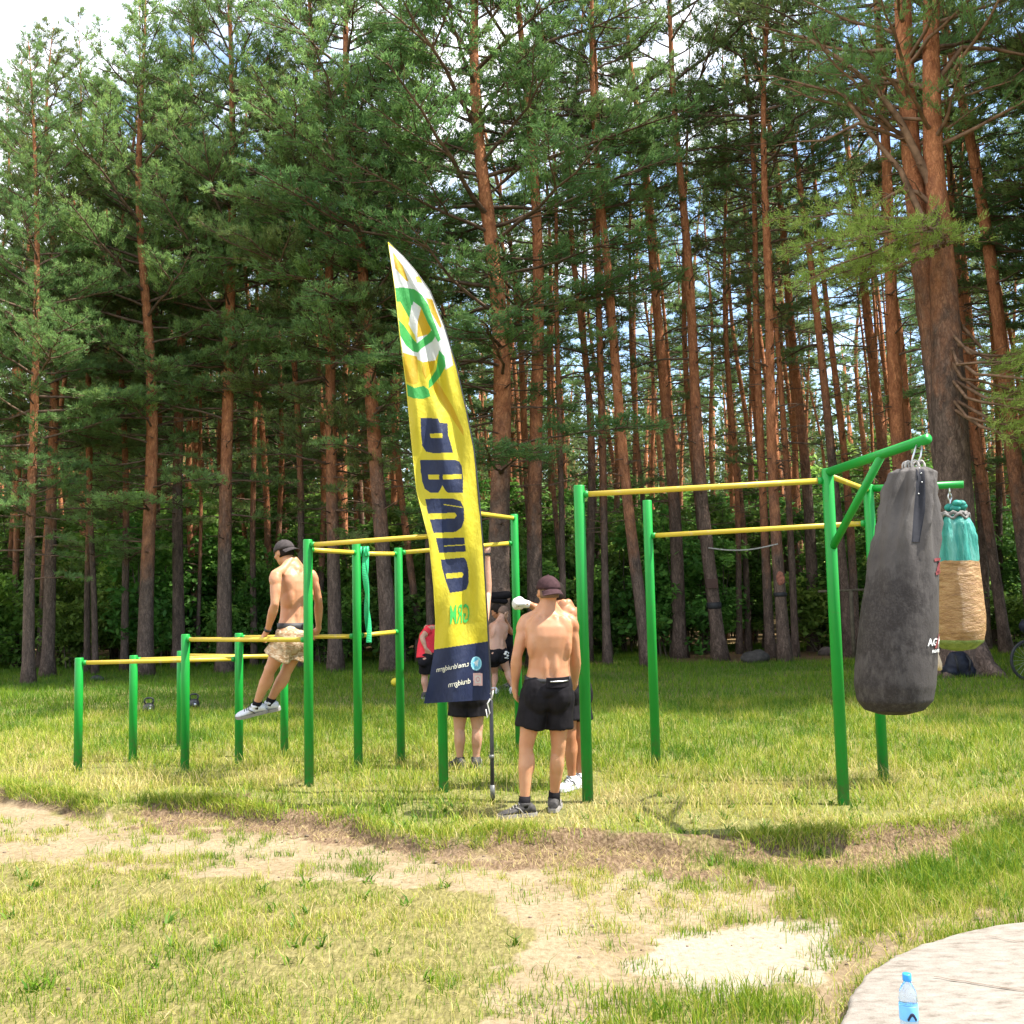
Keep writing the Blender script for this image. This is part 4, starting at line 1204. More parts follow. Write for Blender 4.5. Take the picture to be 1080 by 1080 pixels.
def make_flag():
    foot = Vector((P(519, 838, FD).x, FD, 0))
    o = empty('feather_flag', foot)
    tag(o, 'tall yellow and navy feather flag seen from behind on a black pole', 'flag')
    t = NT('flag_cloth')
    at = t.new('ShaderNodeAttribute', attribute_name='ink')
    t.link(at.outputs['Color'], t.b.inputs['Base Color'])
    t.bump(t.noise(14, 5, 0.6, stretch=(1.6, 1, 0.7)), .5, .03)
    t.set(.55, .35)
    tr = t.new('ShaderNodeBsdfTranslucent'); mx = t.new('ShaderNodeMixShader'); mx.inputs[0].default_value = .38
    t.link(at.outputs['Color'], tr.inputs[0]); t.link(t.b.outputs[0], mx.inputs[1]); t.link(tr.outputs[0], mx.inputs[2])
    t.link(mx.outputs[0], t.n['Material Output'].inputs[0])
    NU, NV = 150, 970
    ys_ = np.linspace(255.2, 742, NV)
    V = np.zeros((NV, NU, 3)); PX = np.zeros((NV, NU)); PY = np.zeros((NV, NU))
    for j, y in enumerate(ys_):
        for i in range(NU):
            s = i / (NU - 1)
            yy = y - (4.0 * s * max(0, (y - 640) / 100))
            a = np.interp(yy, LY, LX); b = np.interp(yy, RY, RX)
            x = a + (b - a) * s
            PX[j, i], PY[j, i] = x, yy
            V[j, i] = flag_pt(x, yy)
    V = V.reshape(-1, 3) - np.array(foot)
    ii = (np.arange(NV - 1)[:, None] * NU + np.arange(NU - 1)[None]).ravel()
    me = np_mesh('panel', V, quads=np.stack([ii, ii + 1, ii + NU + 1, ii + NU], 1), smooth=True)
    YEL, NAVY, GRN, WHT, AMB = (0.58, 0.48, 0.030), (0.022, 0.030, 0.075), (0.04, 0.30, 0.06), (0.58, 0.59, 0.56), (0.50, 0.31, 0.01)
    c = np.tile(np.array(YEL), (NV * NU, 1)); X, Y = PX.ravel(), PY.ravel()
    Sx = np.array([flag_uv(a, b) for a, b in zip(X, Y)])
    def fill(poly, col):
        c[inpoly(X, Y, poly)] = col
    # emblem: white field with green arcs and amber blades
    fill([(410, 258), (424, 268), (452, 304), (474, 360), (478, 385), (470, 390), (462, 372), (440, 378), (424, 372), (416, 305), (413, 280)], WHT)
    fill([(414, 265), (425, 281), (431, 297), (428, 296), (417, 283)], AMB)
    fill([(438, 292), (443, 291), (445, 298), (440, 298)], YEL); fill([(449, 314), (456, 316), (460, 328), (466, 344), (464, 346), (455, 330)], AMB)
    fill([(416, 318), (422, 314), (430, 330), (437, 352), (441, 366), (437, 372), (424, 350), (419, 330)], YEL)
    fill([(441, 325), (446, 322), (455, 345), (454, 352), (440, 356)], AMB)
    fill([(416, 304), (424, 303), (437, 305), (445, 311), (452, 322), (456, 334), (465, 358), (462, 361), (451, 340), (444, 324), (436, 318), (432, 336), (422, 318), (417, 318)], GRN)
    fill([(434, 322), (440, 321), (444, 325), (437, 353), (431, 342)], WHT)
    fill([(419, 336), (426, 343), (436, 358), (440, 362), (452, 352), (458, 345), (462, 350), (456, 360), (444, 368), (439, 374), (428, 364), (421, 352)], GRN)
    fill([(422, 366), (430, 369), (441, 372), (461, 362), (463, 371), (459, 380), (446, 382), (436, 377), (424, 376)], WHT)
    fill([(425, 372), (440, 376), (441, 404), (436, 406), (428, 402)], AMB)
    fill([(446, 382), (459, 380), (457, 390), (449, 400), (445, 392)], AMB)
    fill([(463, 369), (469, 376), (470, 386), (465, 396), (457, 406), (452, 410), (452, 402), (460, 390)], GRN)
    fill([(427, 404), (437, 409), (447, 407), (452, 411), (454, 418), (446, 421), (436, 420), (428, 417)], GRN)
    fill([(455, 408), (462, 418), (476, 440), (489, 460), (489, 454), (478, 430), (465, 408), (460, 402)], AMB)
    # block letters, read from the back of the cloth
    def letter(outline, holes=()):
        fill(outline, NAVY)
        for h in holes: fill(h, YEL)
    k5 = lambda pts: [(425 + a / 5.14, 430 + b / 5.143) for a, b in pts]
    letter(k5([(95, 55), (190, 58), (200, 82), (242, 84), (245, 150), (258, 190), (272, 245), (160, 246), (125, 238), (104, 205), (98, 140)]), [k5([(145, 140), (214, 139), (214, 163), (150, 164)])])
    letter(k5([(93, 284), (280, 282), (305, 292), (320, 320), (326, 380), (325, 462), (245, 462), (214, 440), (190, 462), (150, 462), (118, 440), (104, 400), (96, 340)]), [k5([(136, 364), (196, 364), (196, 390), (140, 390)]), k5([(216, 364), (318, 360), (320, 386), (216, 390)]), k5([(205, 440), (214, 420), (224, 440), (240, 463), (190, 463)])])
    letter(k5([(120, 494), (270, 492), (312, 506), (330, 545), (332, 610), (318, 650), (285, 674), (166, 680), (158, 650), (146, 606), (280, 600), (292, 585), (282, 570), (136, 574)]), [k5([(218, 522), (322, 538), (322, 543), (220, 527)])])
    letter(k5([(178, 708), (332, 704), (341, 780), (196, 788)]), [k5([(222, 748), (336, 741), (336, 746), (222, 753)])])
    letter(k5([(205, 824), (330, 812), (345, 832), (355, 880), (356, 950), (345, 984), (318, 996), (254, 1004), (232, 940), (212, 870)]), [k5([(232, 900), (320, 892), (328, 905), (320, 921), (236, 928)])])
    # navy foot
    yb = 685 - (X - 458) * (8.5 / 56)
    c[Y > yb] = NAVY
    hem = (Sx < .02) & (Y < yb); c[hem] = (0.66, 0.55, 0.05)
    k8 = lambda pts: [(430 + a / 8.308, 620 + b / 8.308) for a, b in pts]
    # round and square badges
    e = ((X - 502.3) / 5.6) ** 2 + ((Y - 699.8) / 7.4) ** 2; c[e < 1] = (0.35, 0.72, 0.86); c[e < .62] = (0.16, 0.50, 0.70)
    fill(k8([(575, 655), (622, 625), (612, 690), (600, 672), (596, 690), (590, 668)]), (0.72, 0.8, 0.82))
    q = np.maximum(np.abs(X - 504) / 4.8, np.abs(Y - 716.5) / 6.6); c[q < 1] = (0.80, 0.50, 0.48); c[q < .62] = (0.72, 0.66, 0.62)
    e = ((X - 504) / 2.0) ** 2 + ((Y - 716.5) / 2.7) ** 2; c[(e < 1)] = (0.72, 0.30, 0.34); c[e < .4] = (.75, .68, .64)
    ca = me.color_attributes.new('ink', 'FLOAT_COLOR', 'POINT')
    ca.data.foreach_set('color', np.concatenate([c, np.ones((len(c), 1))], 1).astype(np.float32).ravel())
    me.materials.append(t.m)
    link_mesh('panel', me, o)
    # small mirrored web addresses on the navy foot
    ink = simple('flag_print', (0.72, 0.70, 0.56), .7, .2)
    gink = simple('flag_green_print', (0.04, 0.33, 0.06), .7, .2)
    def words(txt, x_right, y0, slope, size, nm, sx=.78, mt=None, bold=0):
        cu_ = bpy.data.curves.new('w', 'FONT'); cu_.body = txt; cu_.size = size; cu_.resolution_u = 2; cu_.offset = bold
        ob = bpy.data.objects.new('w', cu_); COL.objects.link(ob)
        m_ = bpy.data.meshes.new_from_object(ob.evaluated_get(bpy.context.evaluated_depsgraph_get()))
        bpy.data.objects.remove(ob)
        bm = bmesh.new(); bm.from_mesh(m_); bmesh.ops.triangulate(bm, faces=bm.faces[:])
        bmesh.ops.subdivide_edges(bm, edges=[e_ for e_ in bm.edges if e_.calc_length() > size * .3], cuts=1)
        for v in bm.verts:
            x = x_right - v.co.x * sx; y = y0 + (x_right - x) * slope - v.co.y
            v.co = flag_pt(x, y, .006) - foot
        bm.to_mesh(m_); bm.free()
        m_.materials.clear(); m_.materials.append(mt or ink); m_.name = nm
        link_mesh(nm, m_, o)
    words('t.me/druidgrm', 494.5, 702.5, .19, 7.6, 'lettering')
    words('GRM', 495.5, 656.0, .10, 28, 'lettering', .36, gink, .35)
    words('druidgrm', 496.5, 720.5, .19, 8.2, 'lettering')
    # pole: black tube below, bending inside the sleeve above
    m = MB()
    pts = [Vector((foot.x, FD + .01, -.15)), P(519, 800, FD + .01), P(518, 739, FD + .01)] + [P(x_ + .3, y_, FD + .014) for x_, y_ in reversed(RGT)]
    m.tube([p - foot for p in pts], [.016, .016, .015] + [.012 - .008 * i / len(RGT) for i in range(len(RGT))], 8)
    m.build('pole', simple('black_pole', (0.015, 0.015, 0.017), .4, .5), o)
    m = MB()
    m.tube([P(518.6, 796, FD) - foot, P(518.6, 800, FD) - foot], .020, 10); m.tube([P(519.4, 828, FD) - foot, P(519.6, 842, FD) - foot], .019, 10)
    m.build('ground_spike', simple('dull_steel', (.14, .14, .13), .5, .4, .4), o)
    m = MB()
    m.tube([P(517, 737, FD - .02) - foot, P(514, 742, FD - .02) - foot, P(516.5, 752, FD - .02) - foot, P(514, 757, FD - .02) - foot, P(512.5, 748, FD - .02) - foot], .005, 5)
    m.tube([P(517, 732, FD - .02) - foot, P(520, 728, FD - .02) - foot, P(519, 737, FD - .02) - foot], .005, 5)
    m.build('tie_cord', simple('tie_cord', (0.7, 0.68, 0.62), .8, .2), o)
make_flag()

# ------------------------------------------------------------------ bags hanging from the arms
def bag_cloth():
    t = NT('worn_bag_cloth')
    n1 = t.noise(3.2, 6, .65); n2 = t.noise(28, 6, .7, stretch=(1, 1, .5)); n3 = t.noise(70, 4, .7)
    tc = t.new('ShaderNodeTexCoord'); sp = t.new('ShaderNodeSeparateXYZ'); t.link(tc.outputs['Object'], sp.inputs[0])
    base = t.ramp(n1, [(.3, (.055, .048, .044)), (.7, (.110, .098, .090))])
    low = t.new('ShaderNodeMapRange'); low.inputs[1].default_value = -.55; low.inputs[2].default_value = -.95; t.link(sp.outputs['Z'], low.inputs[0])
    dirt = t.math('MULTIPLY', t.ramp(t.math('ADD', n1, t.math('MULTIPLY', n2, .5)), [(.70, (0, 0, 0)), (.84, (1, 1, 1))]), low.outputs[0])
    c = t.mix(t.math('MULTIPLY', dirt, .85), t.mix(t.math('MULTIPLY', low.outputs[0], .45), base, (.035, .028, .026)), (.018, .014, .013))
    scuff = t.math('MULTIPLY', t.ramp(t.math('ADD', t.math('MULTIPLY', n3, .5), t.math('MULTIPLY', n1, .6)), [(.60, (0, 0, 0)), (.70, (1, 1, 1))]), low.outputs[0])
    c = t.mix(t.math('MULTIPLY', scuff, .16), c, (.17, .15, .135))
    t.color(c)
    t.bump(t.math('ADD', t.noise(16, 5, .6, stretch=(1, 1, .35)), t.math('MULTIPLY', n3, .3)), .5, .015)
    return t.set(.75, .25)

def hang_bag(name, label, top, rows, d, mat, foldtop, seed):
    """rows: (px left, px right, px y) silhouette at distance d; returns root, surface function"""
    o = empty(name, top); tag(o, label, 'punching bag')
    N_ = 72; rings = []; prof = []
    for i, (l, r_, y) in enumerate(rows):
        c = P((l + r_) / 2, y, d) - top; rad = (r_ - l) / 2 / 1080 * d
        prof.append((c, rad, y))
    fine = []
    for i in range(len(prof) - 1):
        k = 6
        for j in range(k):
            t = j / k
            fine.append((prof[i][0].lerp(prof[i + 1][0], t), prof[i][1] * (1 - t) + prof[i + 1][1] * t, prof[i][2] * (1 - t) + prof[i + 1][2] * t))
    fine.append(prof[-1])
    y0, y1 = rows[0][2], rows[-1][2]
    def surf(ang, c, rad, y, off=0):
        u = (y - y0) / (y1 - y0)
        f = foldtop * max(0, 1 - u / .55) * (1.5 * (1 - abs(math.sin(ang * 4 + seed + u * 5))) ** 2 - .5 + .5 * math.sin(ang * 9 + seed * 2 - u * 7)) * .7
        f += .012 * mnoise.noise(Vector((math.cos(ang) * 2, math.sin(ang) * 2, u * 7 + seed))) / max(rad, .05) * .5
        rr = rad * (1 + f) + off
        return c + Vector((math.cos(ang) * rr, math.sin(ang) * rr, 0))
    m = MB()
    m.rings([[surf(2 * math.pi * j / N_, *q) for j in range(N_)] for q in fine])
    return o, m, fine, surf

B1D = 6.66
top1 = ARM1[1].lerp(ARM1[0], .05) - Vector((0, 0, .034))
rows1 = [(950, 978, 494), (944, 984, 498), (940, 986.5, 508), (935.5, 986.5, 525), (929, 986.5, 545), (922, 987, 570), (915, 987.5, 605), (909, 987.5, 650), (904.5, 985.5, 700), (903.5, 984, 722), (906, 981, 738), (913, 972, 748), (926, 958, 752.5), (938, 945, 753)]
o, m, fine, surf = hang_bag('punching_bag', 'long worn dark grey punching bag hanging from the front arm', top1, rows1, B1D, None, .34, .6)
body = m.build('body', bag_cloth(), o)
def on_bag(px_, py_, fine, surf, d, off=.004):
    ys_ = [q[2] for q in fine]
    k = min(range(len(fine) - 1), key=lambda i: abs(ys_[i] - py_) + (0 if ys_[i] <= py_ <= ys_[i + 1] else 1e3))
    t = (py_ - ys_[k]) / (ys_[k + 1] - ys_[k] + 1e-9)
    c = fine[k][0].lerp(fine[k + 1][0], t); rad = fine[k][1] * (1 - t) + fine[k + 1][1] * t
    cx_ = (c.x + top1.x) if d == B1D else c.x
    target = P(px_, py_, d) - top1
    s = max(-.995, min(.995, (target.x - c.x) / rad))
    ang = -math.acos(s)
    return surf(ang, c, rad, py_, off)
def patch(name, poly, mat, parent, off=.004, step=2.0):
    xs_ = [p[0] for p in poly]; ys_ = [p[1] for p in poly]
    g = {}; m = MB(); V, F = [], []
    nx_, ny_ = int((max(xs_) - min(xs_)) / step) + 1, int((max(ys_) - min(ys_)) / step) + 1
    def idx(i, j):
        if (i, j) not in g:
            g[(i, j)] = len(V); V.append(on_bag(min(xs_) + i * step, min(ys_) + j * step, fine, surf, B1D, off))
        return g[(i, j)]
    for i in range(nx_):
        for j in range(ny_):
            x_, y_ = min(xs_) + (i + .5) * step, min(ys_) + (j + .5) * step
            if inpoly(np.array([x_]), np.array([y_]), poly)[0]:
                F.append((idx(i, j), idx(i, j + 1), idx(i + 1, j + 1), idx(i + 1, j)))
    m.add(V, F); return m.build(name, mat, parent)
navy = simple('faded_navy_strip', (.020, .020, .026), .7, .25, bump=.2)
m = MB(); V, F = [], []
rows_ = [(497, 958, 968), (510, 957, 967.5), (525, 955, 967), (540, 953, 965.5), (555, 951, 962.5), (573.5, 948.5, 958.5)]
NR_, NC_ = 40, 7
for i in range(NR_):
    y_ = 497 + 76.5 * i / (NR_ - 1)
    l_ = np.interp(y_, [r[0] for r in rows_], [r[1] for r in rows_]); r_ = np.interp(y_, [r[0] for r in rows_], [r[2] for r in rows_])
    for j in range(NC_):
        V.append(on_bag(l_ + (r_ - l_) * j / (NC_ - 1), y_, fine, surf, B1D, .006 if 0 < j < NC_ - 1 else -.002))
for i in range(NR_ - 1):
    for j in range(NC_ - 1):
        a_ = i * NC_ + j; F.append((a_, a_ + NC_, a_ + NC_ + 1, a_ + 1))
m.add(V, F); m.build('strap_flap', navy, o)
m = MB()
for q in ((964, 501.5), (964, 511), (960, 523), (963, 496)):
    m.ell(on_bag(*q, fine, surf, B1D, .006), .006, n=8, m=5)
m.build('rivets', M['steel'], o)
def bag_words(txt, x0, y0, size, mat, nm, shear=.2):
    cu_ = bpy.data.curves.new('w', 'FONT'); cu_.body = txt; cu_.size = size; cu_.resolution_u = 2; cu_.shear = shear; cu_.offset = size * .022
    ob = bpy.data.objects.new('w', cu_); COL.objects.link(ob)
    m_ = bpy.data.meshes.new_from_object(ob.evaluated_get(bpy.context.evaluated_depsgraph_get()))
    bpy.data.objects.remove(ob)
    bm = bmesh.new(); bm.from_mesh(m_); bmesh.ops.triangulate(bm, faces=bm.faces[:])
    bmesh.ops.subdivide_edges(bm, edges=[e_ for e_ in bm.edges if e_.calc_length() > size * .2], cuts=2)
    for v in bm.verts:
        v.co = on_bag(x0 + v.co.x, y0 - v.co.y, fine, surf, B1D, .006)
    bm.to_mesh(m_); bm.free(); m_.materials.clear(); m_.materials.append(mat); m_.name = nm
    return link_mesh(nm, m_, o)
wht = simple('white_print', (.75, .74, .72), .6, .3); red = simple('red_print', (.17, .03, .03), .6, .3)
bag_words('AG', 963.5, 680, 10.5, wht, 'lettering', 0)
bag_words('H', 979.5, 679, 10.5, wht, 'lettering', .1)
bag_words('FIGHTER', 969, 687.5, 4.2, wht, 'lettering', .2)
patch('red_slash', [(973, 683), (977, 683), (981.5, 669), (980, 668)], red, o, .008, .5)
for poly in ([(974, 591), (985, 589), (985, 592), (975, 594)], [(976, 606), (979, 606), (984, 592), (981, 592)], [(975, 604), (986, 602), (986, 605), (975, 608)]):
    patch('red_mark', poly, red, o, .006, .5)
# gathered mouth, carabiner and ring
m = MB()
for i in range(7):
    a = i / 7 * 6.28
    c = fine[0][0] + Vector((math.cos(a) * .05, math.sin(a) * .05, .005))
    m.tube([c + Vector((math.cos(b) * .022, 0, math.sin(b) * .032 + .01)) for b in np.linspace(-.6, 3.8, 9)], .006, 6)
m.build('mouth_loops', simple('pale_webbing', (.42, .39, .36), .8, .2), o)
m = MB()
t0 = Vector((0, 0, 0)); t1 = fine[0][0] + Vector((0, 0, .02))
for sx in (-.014, .014):
    m.tube([t0 + Vector((sx, 0, .03)), t0.lerp(t1, .5) + Vector((sx * 1.8, 0, 0)), t1 + Vector((sx * 1.4, 0, 0))], .006, 8)
m.tube([Vector((math.cos(a) * .0, math.cos(a) * .042, .034 + math.sin(a) * .042)) for a in np.linspace(0, 6.28, 18)], .005, 6)
m.build('carabiner', M['steel'], o)

B2D = 8.40
top2 = ARM2[1].lerp(ARM2[0], .12) - Vector((0, 0, .030))
rows2 = [(997, 1012, 541), (990, 1020, 546), (987, 1025, 553), (985, 1028.5, 566), (984.5, 1031, 592), (984, 1034, 620), (983.5, 1037, 648), (984, 1037.5, 665), (987, 1035.5, 677), (995, 1027, 684), (1008, 1014, 686.5)]
t = NT('wrapped_bag_skin')
tc = t.new('ShaderNodeTexCoord'); sp = t.new('ShaderNodeSeparateXYZ'); t.link(tc.outputs['Object'], sp.inputs[0])
zt = (P(1008, 592, B2D) - top2).z; zb = (P(1008, 674, B2D) - top2).z
teal = t.ramp(t.noise(6, 5, .6, stretch=(2.5, 2.5, .3)), [(.3, (.010, .11, .085)), (.52, (.03, .24, .19)), (.72, (.16, .40, .33))])
tape = t.ramp(t.noise(9, 7, .7, stretch=(.9, .9, 4)), [(.28, (.16, .075, .025)), (.5, (.34, .185, .07)), (.72, (.46, .29, .13))])
lime = t.ramp(t.noise(20, 4), [(.3, (.12, .17, .03)), (.7, (.26, .32, .08))])
wz = t.math('ADD', sp.outputs['Z'], t.math('MULTIPLY', t.math('SUBTRACT', t.noise(7, 4), .5), .05))
c = t.mix(t.math('LESS_THAN', wz, zt), teal, tape); c = t.mix(t.math('LESS_THAN', wz, zb), c, lime)
t.color(c)
t.bump(t.mix(t.math('LESS_THAN', wz, zt), t.noise(9, 5, .6, stretch=(2.2, 2.2, .3)), t.noise(6, 7, .72, stretch=(1, 1, 2.4))), .9, .05)
t.set(.5, .35)
top1_keep = top1
o, m, fine2, surf2 = hang_bag('punching_bag', 'short teal punching bag wrapped in tan tape on the rear arm', top2, rows2, B2D, None, .16, 2.2)
m.build('body', t.m, o)
tm = simple('teal_tarp', (.02, .19, .15), .55, .3, nscale=10, namt=.6, bump=.5)
m = MB()
rs = random.Random(3)
for i in range(10):
    a = rs.uniform(0, 6.28); c = fine2[0][0] + Vector((math.cos(a) * .05 + .03, math.sin(a) * .05, .03 + rs.uniform(0, .05)))
    m.ell(c, rs.uniform(.03, .05), rs.uniform(.02, .04), rs.uniform(.02, .035))
m.build('knot', tm, o)
m = MB(); N_ = 40
m.tube([fine2[4][0] + Vector((math.cos(a) * (fine2[4][1] * 1.03), math.sin(a) * (fine2[4][1] * 1.03), .012 * math.sin(a * 9) + .015)) for a in np.linspace(0, 6.28, N_)], .016, 8)
m.tube([fine2[7][0] + Vector((math.cos(a) * (fine2[7][1] * 1.01), math.sin(a) * (fine2[7][1] * 1.01), .02 * math.sin(a * 7) + .015)) for a in np.linspace(0, 6.28, N_)], .012, 8)
m.build('cord', simple('grey_cord', (.16, .15, .14), .9, .1, nscale=50, namt=.5), o)
m = MB()
for k in range(4):
    zc = -.02 - k * .05
    m.tube([Vector((math.cos(b) * .016 * (1 if k % 2 else .3), math.cos(b) * .016 * (.3 if k % 2 else 1), zc + math.sin(b) * .032)) for b in np.linspace(0, 6.28, 12)], .006, 6)
m.build('chain', M['steel'], o)
m = MB()
pl_ = [P(989, 676, B2D - .1) - top2, P(987.5, 690, B2D - .12) - top2, P(989.5, 700, B2D - .14) - top2, P(991, 706, B2D - .12) - top2]
m.tube(pl_, [.012, .02, .032, .02], 8)
m.build('torn_tape', simple('pale_tape', (.62, .47, .33), .7, .2), o)

# ------------------------------------------------------------------ water bottle on the slab
bp = G(960, 1096, 0.004)
o = empty('water_bottle', bp)
tag(o, 'clear plastic water bottle with a blue cap on the concrete slab', 'bottle')
t = NT('clear_plastic'); t.color((.72, .86, 1.0)); m_pl = t.set(.06, .5); t.b.inputs['Transmission Weight'].default_value = .92; t.b.inputs['IOR'].default_value = 1.3
m = MB(); m.lathe([(.026, .0), (.031, .004), (.032, .03), (.0305, .05), (.032, .07), (.032, .125), (.0305, .13), (.032, .135), (.031, .15), (.026, .172), (.016, .190), (.0125, .196), (.0125, .206)], 32)
m.build('body', m_pl, o)
t = NT('water'); t.color((.75, .88, 1.0)); m_w = t.set(.02, .5); t.b.inputs['Transmission Weight'].default_value = 1.0; t.b.inputs['IOR'].default_value = 1.2
m = MB(); m.lathe([(.024, .004), (.0295, .008), (.0295, .028), (.0285, .05), (.0295, .07), (.0295, .122)], 32); m.build('water', m_w, o)
m = MB(); m.lathe([(.0325, .070), (.0328, .072), (.0328, .118), (.0325, .120)], 32); lab = m.build('label', simple('blue_label', (.16, .46, .80), .35, .4, nscale=20, namt=.12), o)
m = MB()
for k in range(9):
    a = -1.57 + (k - 4) * .10
    m.ell((math.cos(a) * .0328, math.sin(a) * .0328, .083 + .012 * math.cos((k - 4) * .5)), .0045, .003, .006, n=8, m=5)
m.build('emblem', simple('dark_print', (.015, .02, .05), .4, .3), lab)
m = MB(); m.lathe([(.0145, .200), (.0155, .202), (.0155, .220), (.0145, .224), (.004, .2245)], 28); m.build('cap', simple('blue_cap', (.04, .30, .72), .35, .4), o)

# ------------------------------------------------------------------ people
def V3(*a): return Vector(a)
def frame(fwd, up=V3(0, 0, 1)):
    f = fwd.normalized(); r = f.cross(up).normalized(); u = r.cross(f).normalized()
    return r, f, u

class Body:
    """one continuous skin surface grown from overlapping tapered forms around a posed skeleton"""
    def __init__(self, J, build=1.0):
        self.J, self.b, self.m = J, build, MB()
        self.torso(); self.head(J.get('hat', False))
        for s in 'LR':
            self.arm(s); self.leg(s)
    def axes(self):
        J = self.J
        up = (J['neck'] - J['pelvis']).normalized()
        rt = (J['shR'] - J['shL']).normalized()
        rt = (rt - up * rt.dot(up)).normalized()
        hr = (J['hipR'] - J['hipL']).normalized()
        return up, rt, up.cross(rt), hr
    def sect(self, t):
        J = self.J
        up, rt, fd, hr = self.axes()
        mid = J.get('spine', J['pelvis'].lerp(J['neck'], .5))
        a, b, c = J['pelvis'], mid * 2 - (J['pelvis'] + J['neck']) * .5, J['neck']
        p = a * (1 - t) ** 2 + b * 2 * t * (1 - t) + c * t * t if t >= 0 else a + (a - J['neck']).normalized() * (-t) * (c - a).length
        x = hr.lerp(rt, max(0, min(1, t))).normalized()
        tan = ((b - a) * (1 - t) + (c - b) * t).normalized() if t >= 0 else up
        y = tan.cross(x).normalized()
        return p, x, y
    def torso(self):
        k = self.b; m = self.m; rows = []
        for t, w, d, sh in ((-.20, .095, .075, 0), (-.10, .150, .105, -.01), (0, .168, .118, -.012), (.12, .162, .112, 0), (.25, .149, .104, .006), (.38, .148, .106, .006), (.52, .160, .116, 0),
                            (.66, .174, .122, -.006), (.78, .176, .115, -.008), (.87, .160, .095, -.008), (.93, .125, .075, -.004), (.99, .075, .062, 0), (1.03, .058, .056, 0)):
            p, x, y = self.sect(t)
            rows.append([p + y * sh + x * (w * k * math.copysign(abs(math.cos(a)) ** .82, math.cos(a))) + y * (d * k * math.copysign(abs(math.sin(a)) ** .9, math.sin(a))) for a in [2 * math.pi * j / 24 for j in range(24)]])
        m.rings(rows)
        up, rt, fd, hr = self.axes()
        for s in (-1, 1):
            for t0, t1, dx, r in ((.02, .55, .034, .034), (.5, .9, .038, .030)):   # muscles beside the spine: leaves the furrow
                p0, x0, y0 = self.sect(t0); p1, x1, y1 = self.sect(t1)
                m.capsule([p0 + x0 * s * dx * k - y0 * .082 * k, p0.lerp(p1, .5) + x0 * s * (dx + .004) * k - y0 * .086 * k, p1 + x1 * s * dx * k - y1 * .080 * k], [r * .8, r, r * .7], 10)
            p, x, y = self.sect(.74)
            m.ell(p + x * s * .092 * k - y * .072 * k, .060 * k, .034 * k, .11 * k, (x, y, up))      # shoulder blade
            p, x, y = self.sect(.58)
            m.ell(p + x * s * .128 * k - y * .022 * k, .042 * k, .080 * k, .13 * k, (x, y, up))       # lat
            p, x, y = self.sect(.76)
            m.ell(p + x * s * .08 * k + y * .085 * k, .085 * k, .042 * k, .065 * k, (x, y, up))     # chest
            p, x, y = self.sect(-.10)
            m.ell(p + x * s * .080 * k - y * .050 * k, .085 * k, .078 * k, .098 * k, (x, y, up))   # seat
            sh = self.J['shR' if s > 0 else 'shL']
            m.capsule([self.J['neck'] + up * .055 + rt * s * .028 + fd * .008, self.J['neck'].lerp(sh, .5) + up * .018 + fd * .014, sh + up * .010 + fd * .012], [.040 * k, .040 * k, .046 * k], 10)
    def head(self, hat):
        J = self.J; m = self.m
        c, f = J['head'], J['look'].normalized()
        r, f, u = frame(f)
        m.capsule([J['neck'] - (c - J['neck']).normalized() * .05, c - u * .05 - f * .015], [.064 * self.b, .056 * self.b], 14)
        m.ell(c + u * .018 - f * .008, .076, .098, .104, (r, f, u), 20, 14)
        m.ell(c - u * .045 + f * .028, .056, .064, .070, (r, f, u), 16, 11)
        m.ell(c - u * .088 + f * .062, .026, .024, .022, (r, f, u))
        m.tube([c + u * .012 + f * .088, c - u * .022 + f * .112, c - u * .032 + f * .098], [.010, .014, .012], 8)
        m.ell(c + u * .03 + f * .085, .05, .014, .010, (r, f, u))
        m.ell(c - u * .062 + f * .086, .024, .012, .006, (r, f, u)); m.ell(c - u * .071 + f * .084, .020, .012, .006, (r, f, u))
        for s in (-1, 1):
            m.ell(c + r * s * .077 - f * .006 - u * .008, .010, .020, .033, (r, f, u))
            m.ell(c + r * s * .045 - u * .026 + f * .062, .026, .020, .020, (r, f, u))
    def arm(self, s):
        J = self.J; k = self.b; m = self.m
        a, e, w = J['sh' + s], J['el' + s], J['wr' + s]
        up, rt, fd, hr = self.axes(); q = rt * (1 if s == 'R' else -1)
        m.ell(a.lerp(e, .12) + q * .006, .060 * k, .060 * k, .085 * k, (q, fd, (a - e).normalized()))
        L = a.lerp
        m.capsule([L(e, .02), L(e, .3), L(e, .55), L(e, .8), e], [.056 * k, .052 * k, .050 * k, .043 * k, .039 * k], 14)
        m.ell(L(e, .45) - fd * .018, .036 * k, .040 * k, .085, (q, fd, (a - e).normalized()))
        m.capsule([e, e.lerp(w, .25), e.lerp(w, .5), e.lerp(w, .8), w], [.039 * k, .045 * k, .040 * k, .030 * k, .027 * k], 14)
        self.hand(s, w)
    def hand(self, s, w):
        J = self.J; m = self.m
        d = J['hd' + s].normalized(); n = J['pn' + s].normalized(); n = (n - d * n.dot(d)).normalized()
        side = d.cross(n) * (1 if s == 'R' else -1)       # towards the thumb
        curl = J.get('curl' + s, .35)
        m.capsule([w - d * .01, w + d * .03], [.027, .028], 12)
        for o_ in (-.026, -.009, .009, .026):
            m.capsule([w + d * .015 + side * o_ * .7, w + d * .055 + side * o_ * .95, w + d * .088 + side * o_], [.016, .0155, .0125], 10)
        for o_, ln in ((.030, .072), (.010, .082), (-.010, .077), (-.029, .060)):
            p = w + d * .086 + side * o_; pts = [p]; a = curl * .5
            for i, f in enumerate((.44, .31, .25)):
                a += curl * (.75 if i else .45)
                p = p + (d * math.cos(a) + n * math.sin(a)) * ln * f
                pts.append(p)
            m.capsule(pts, [.0105, .0098, .009, .008], 8)
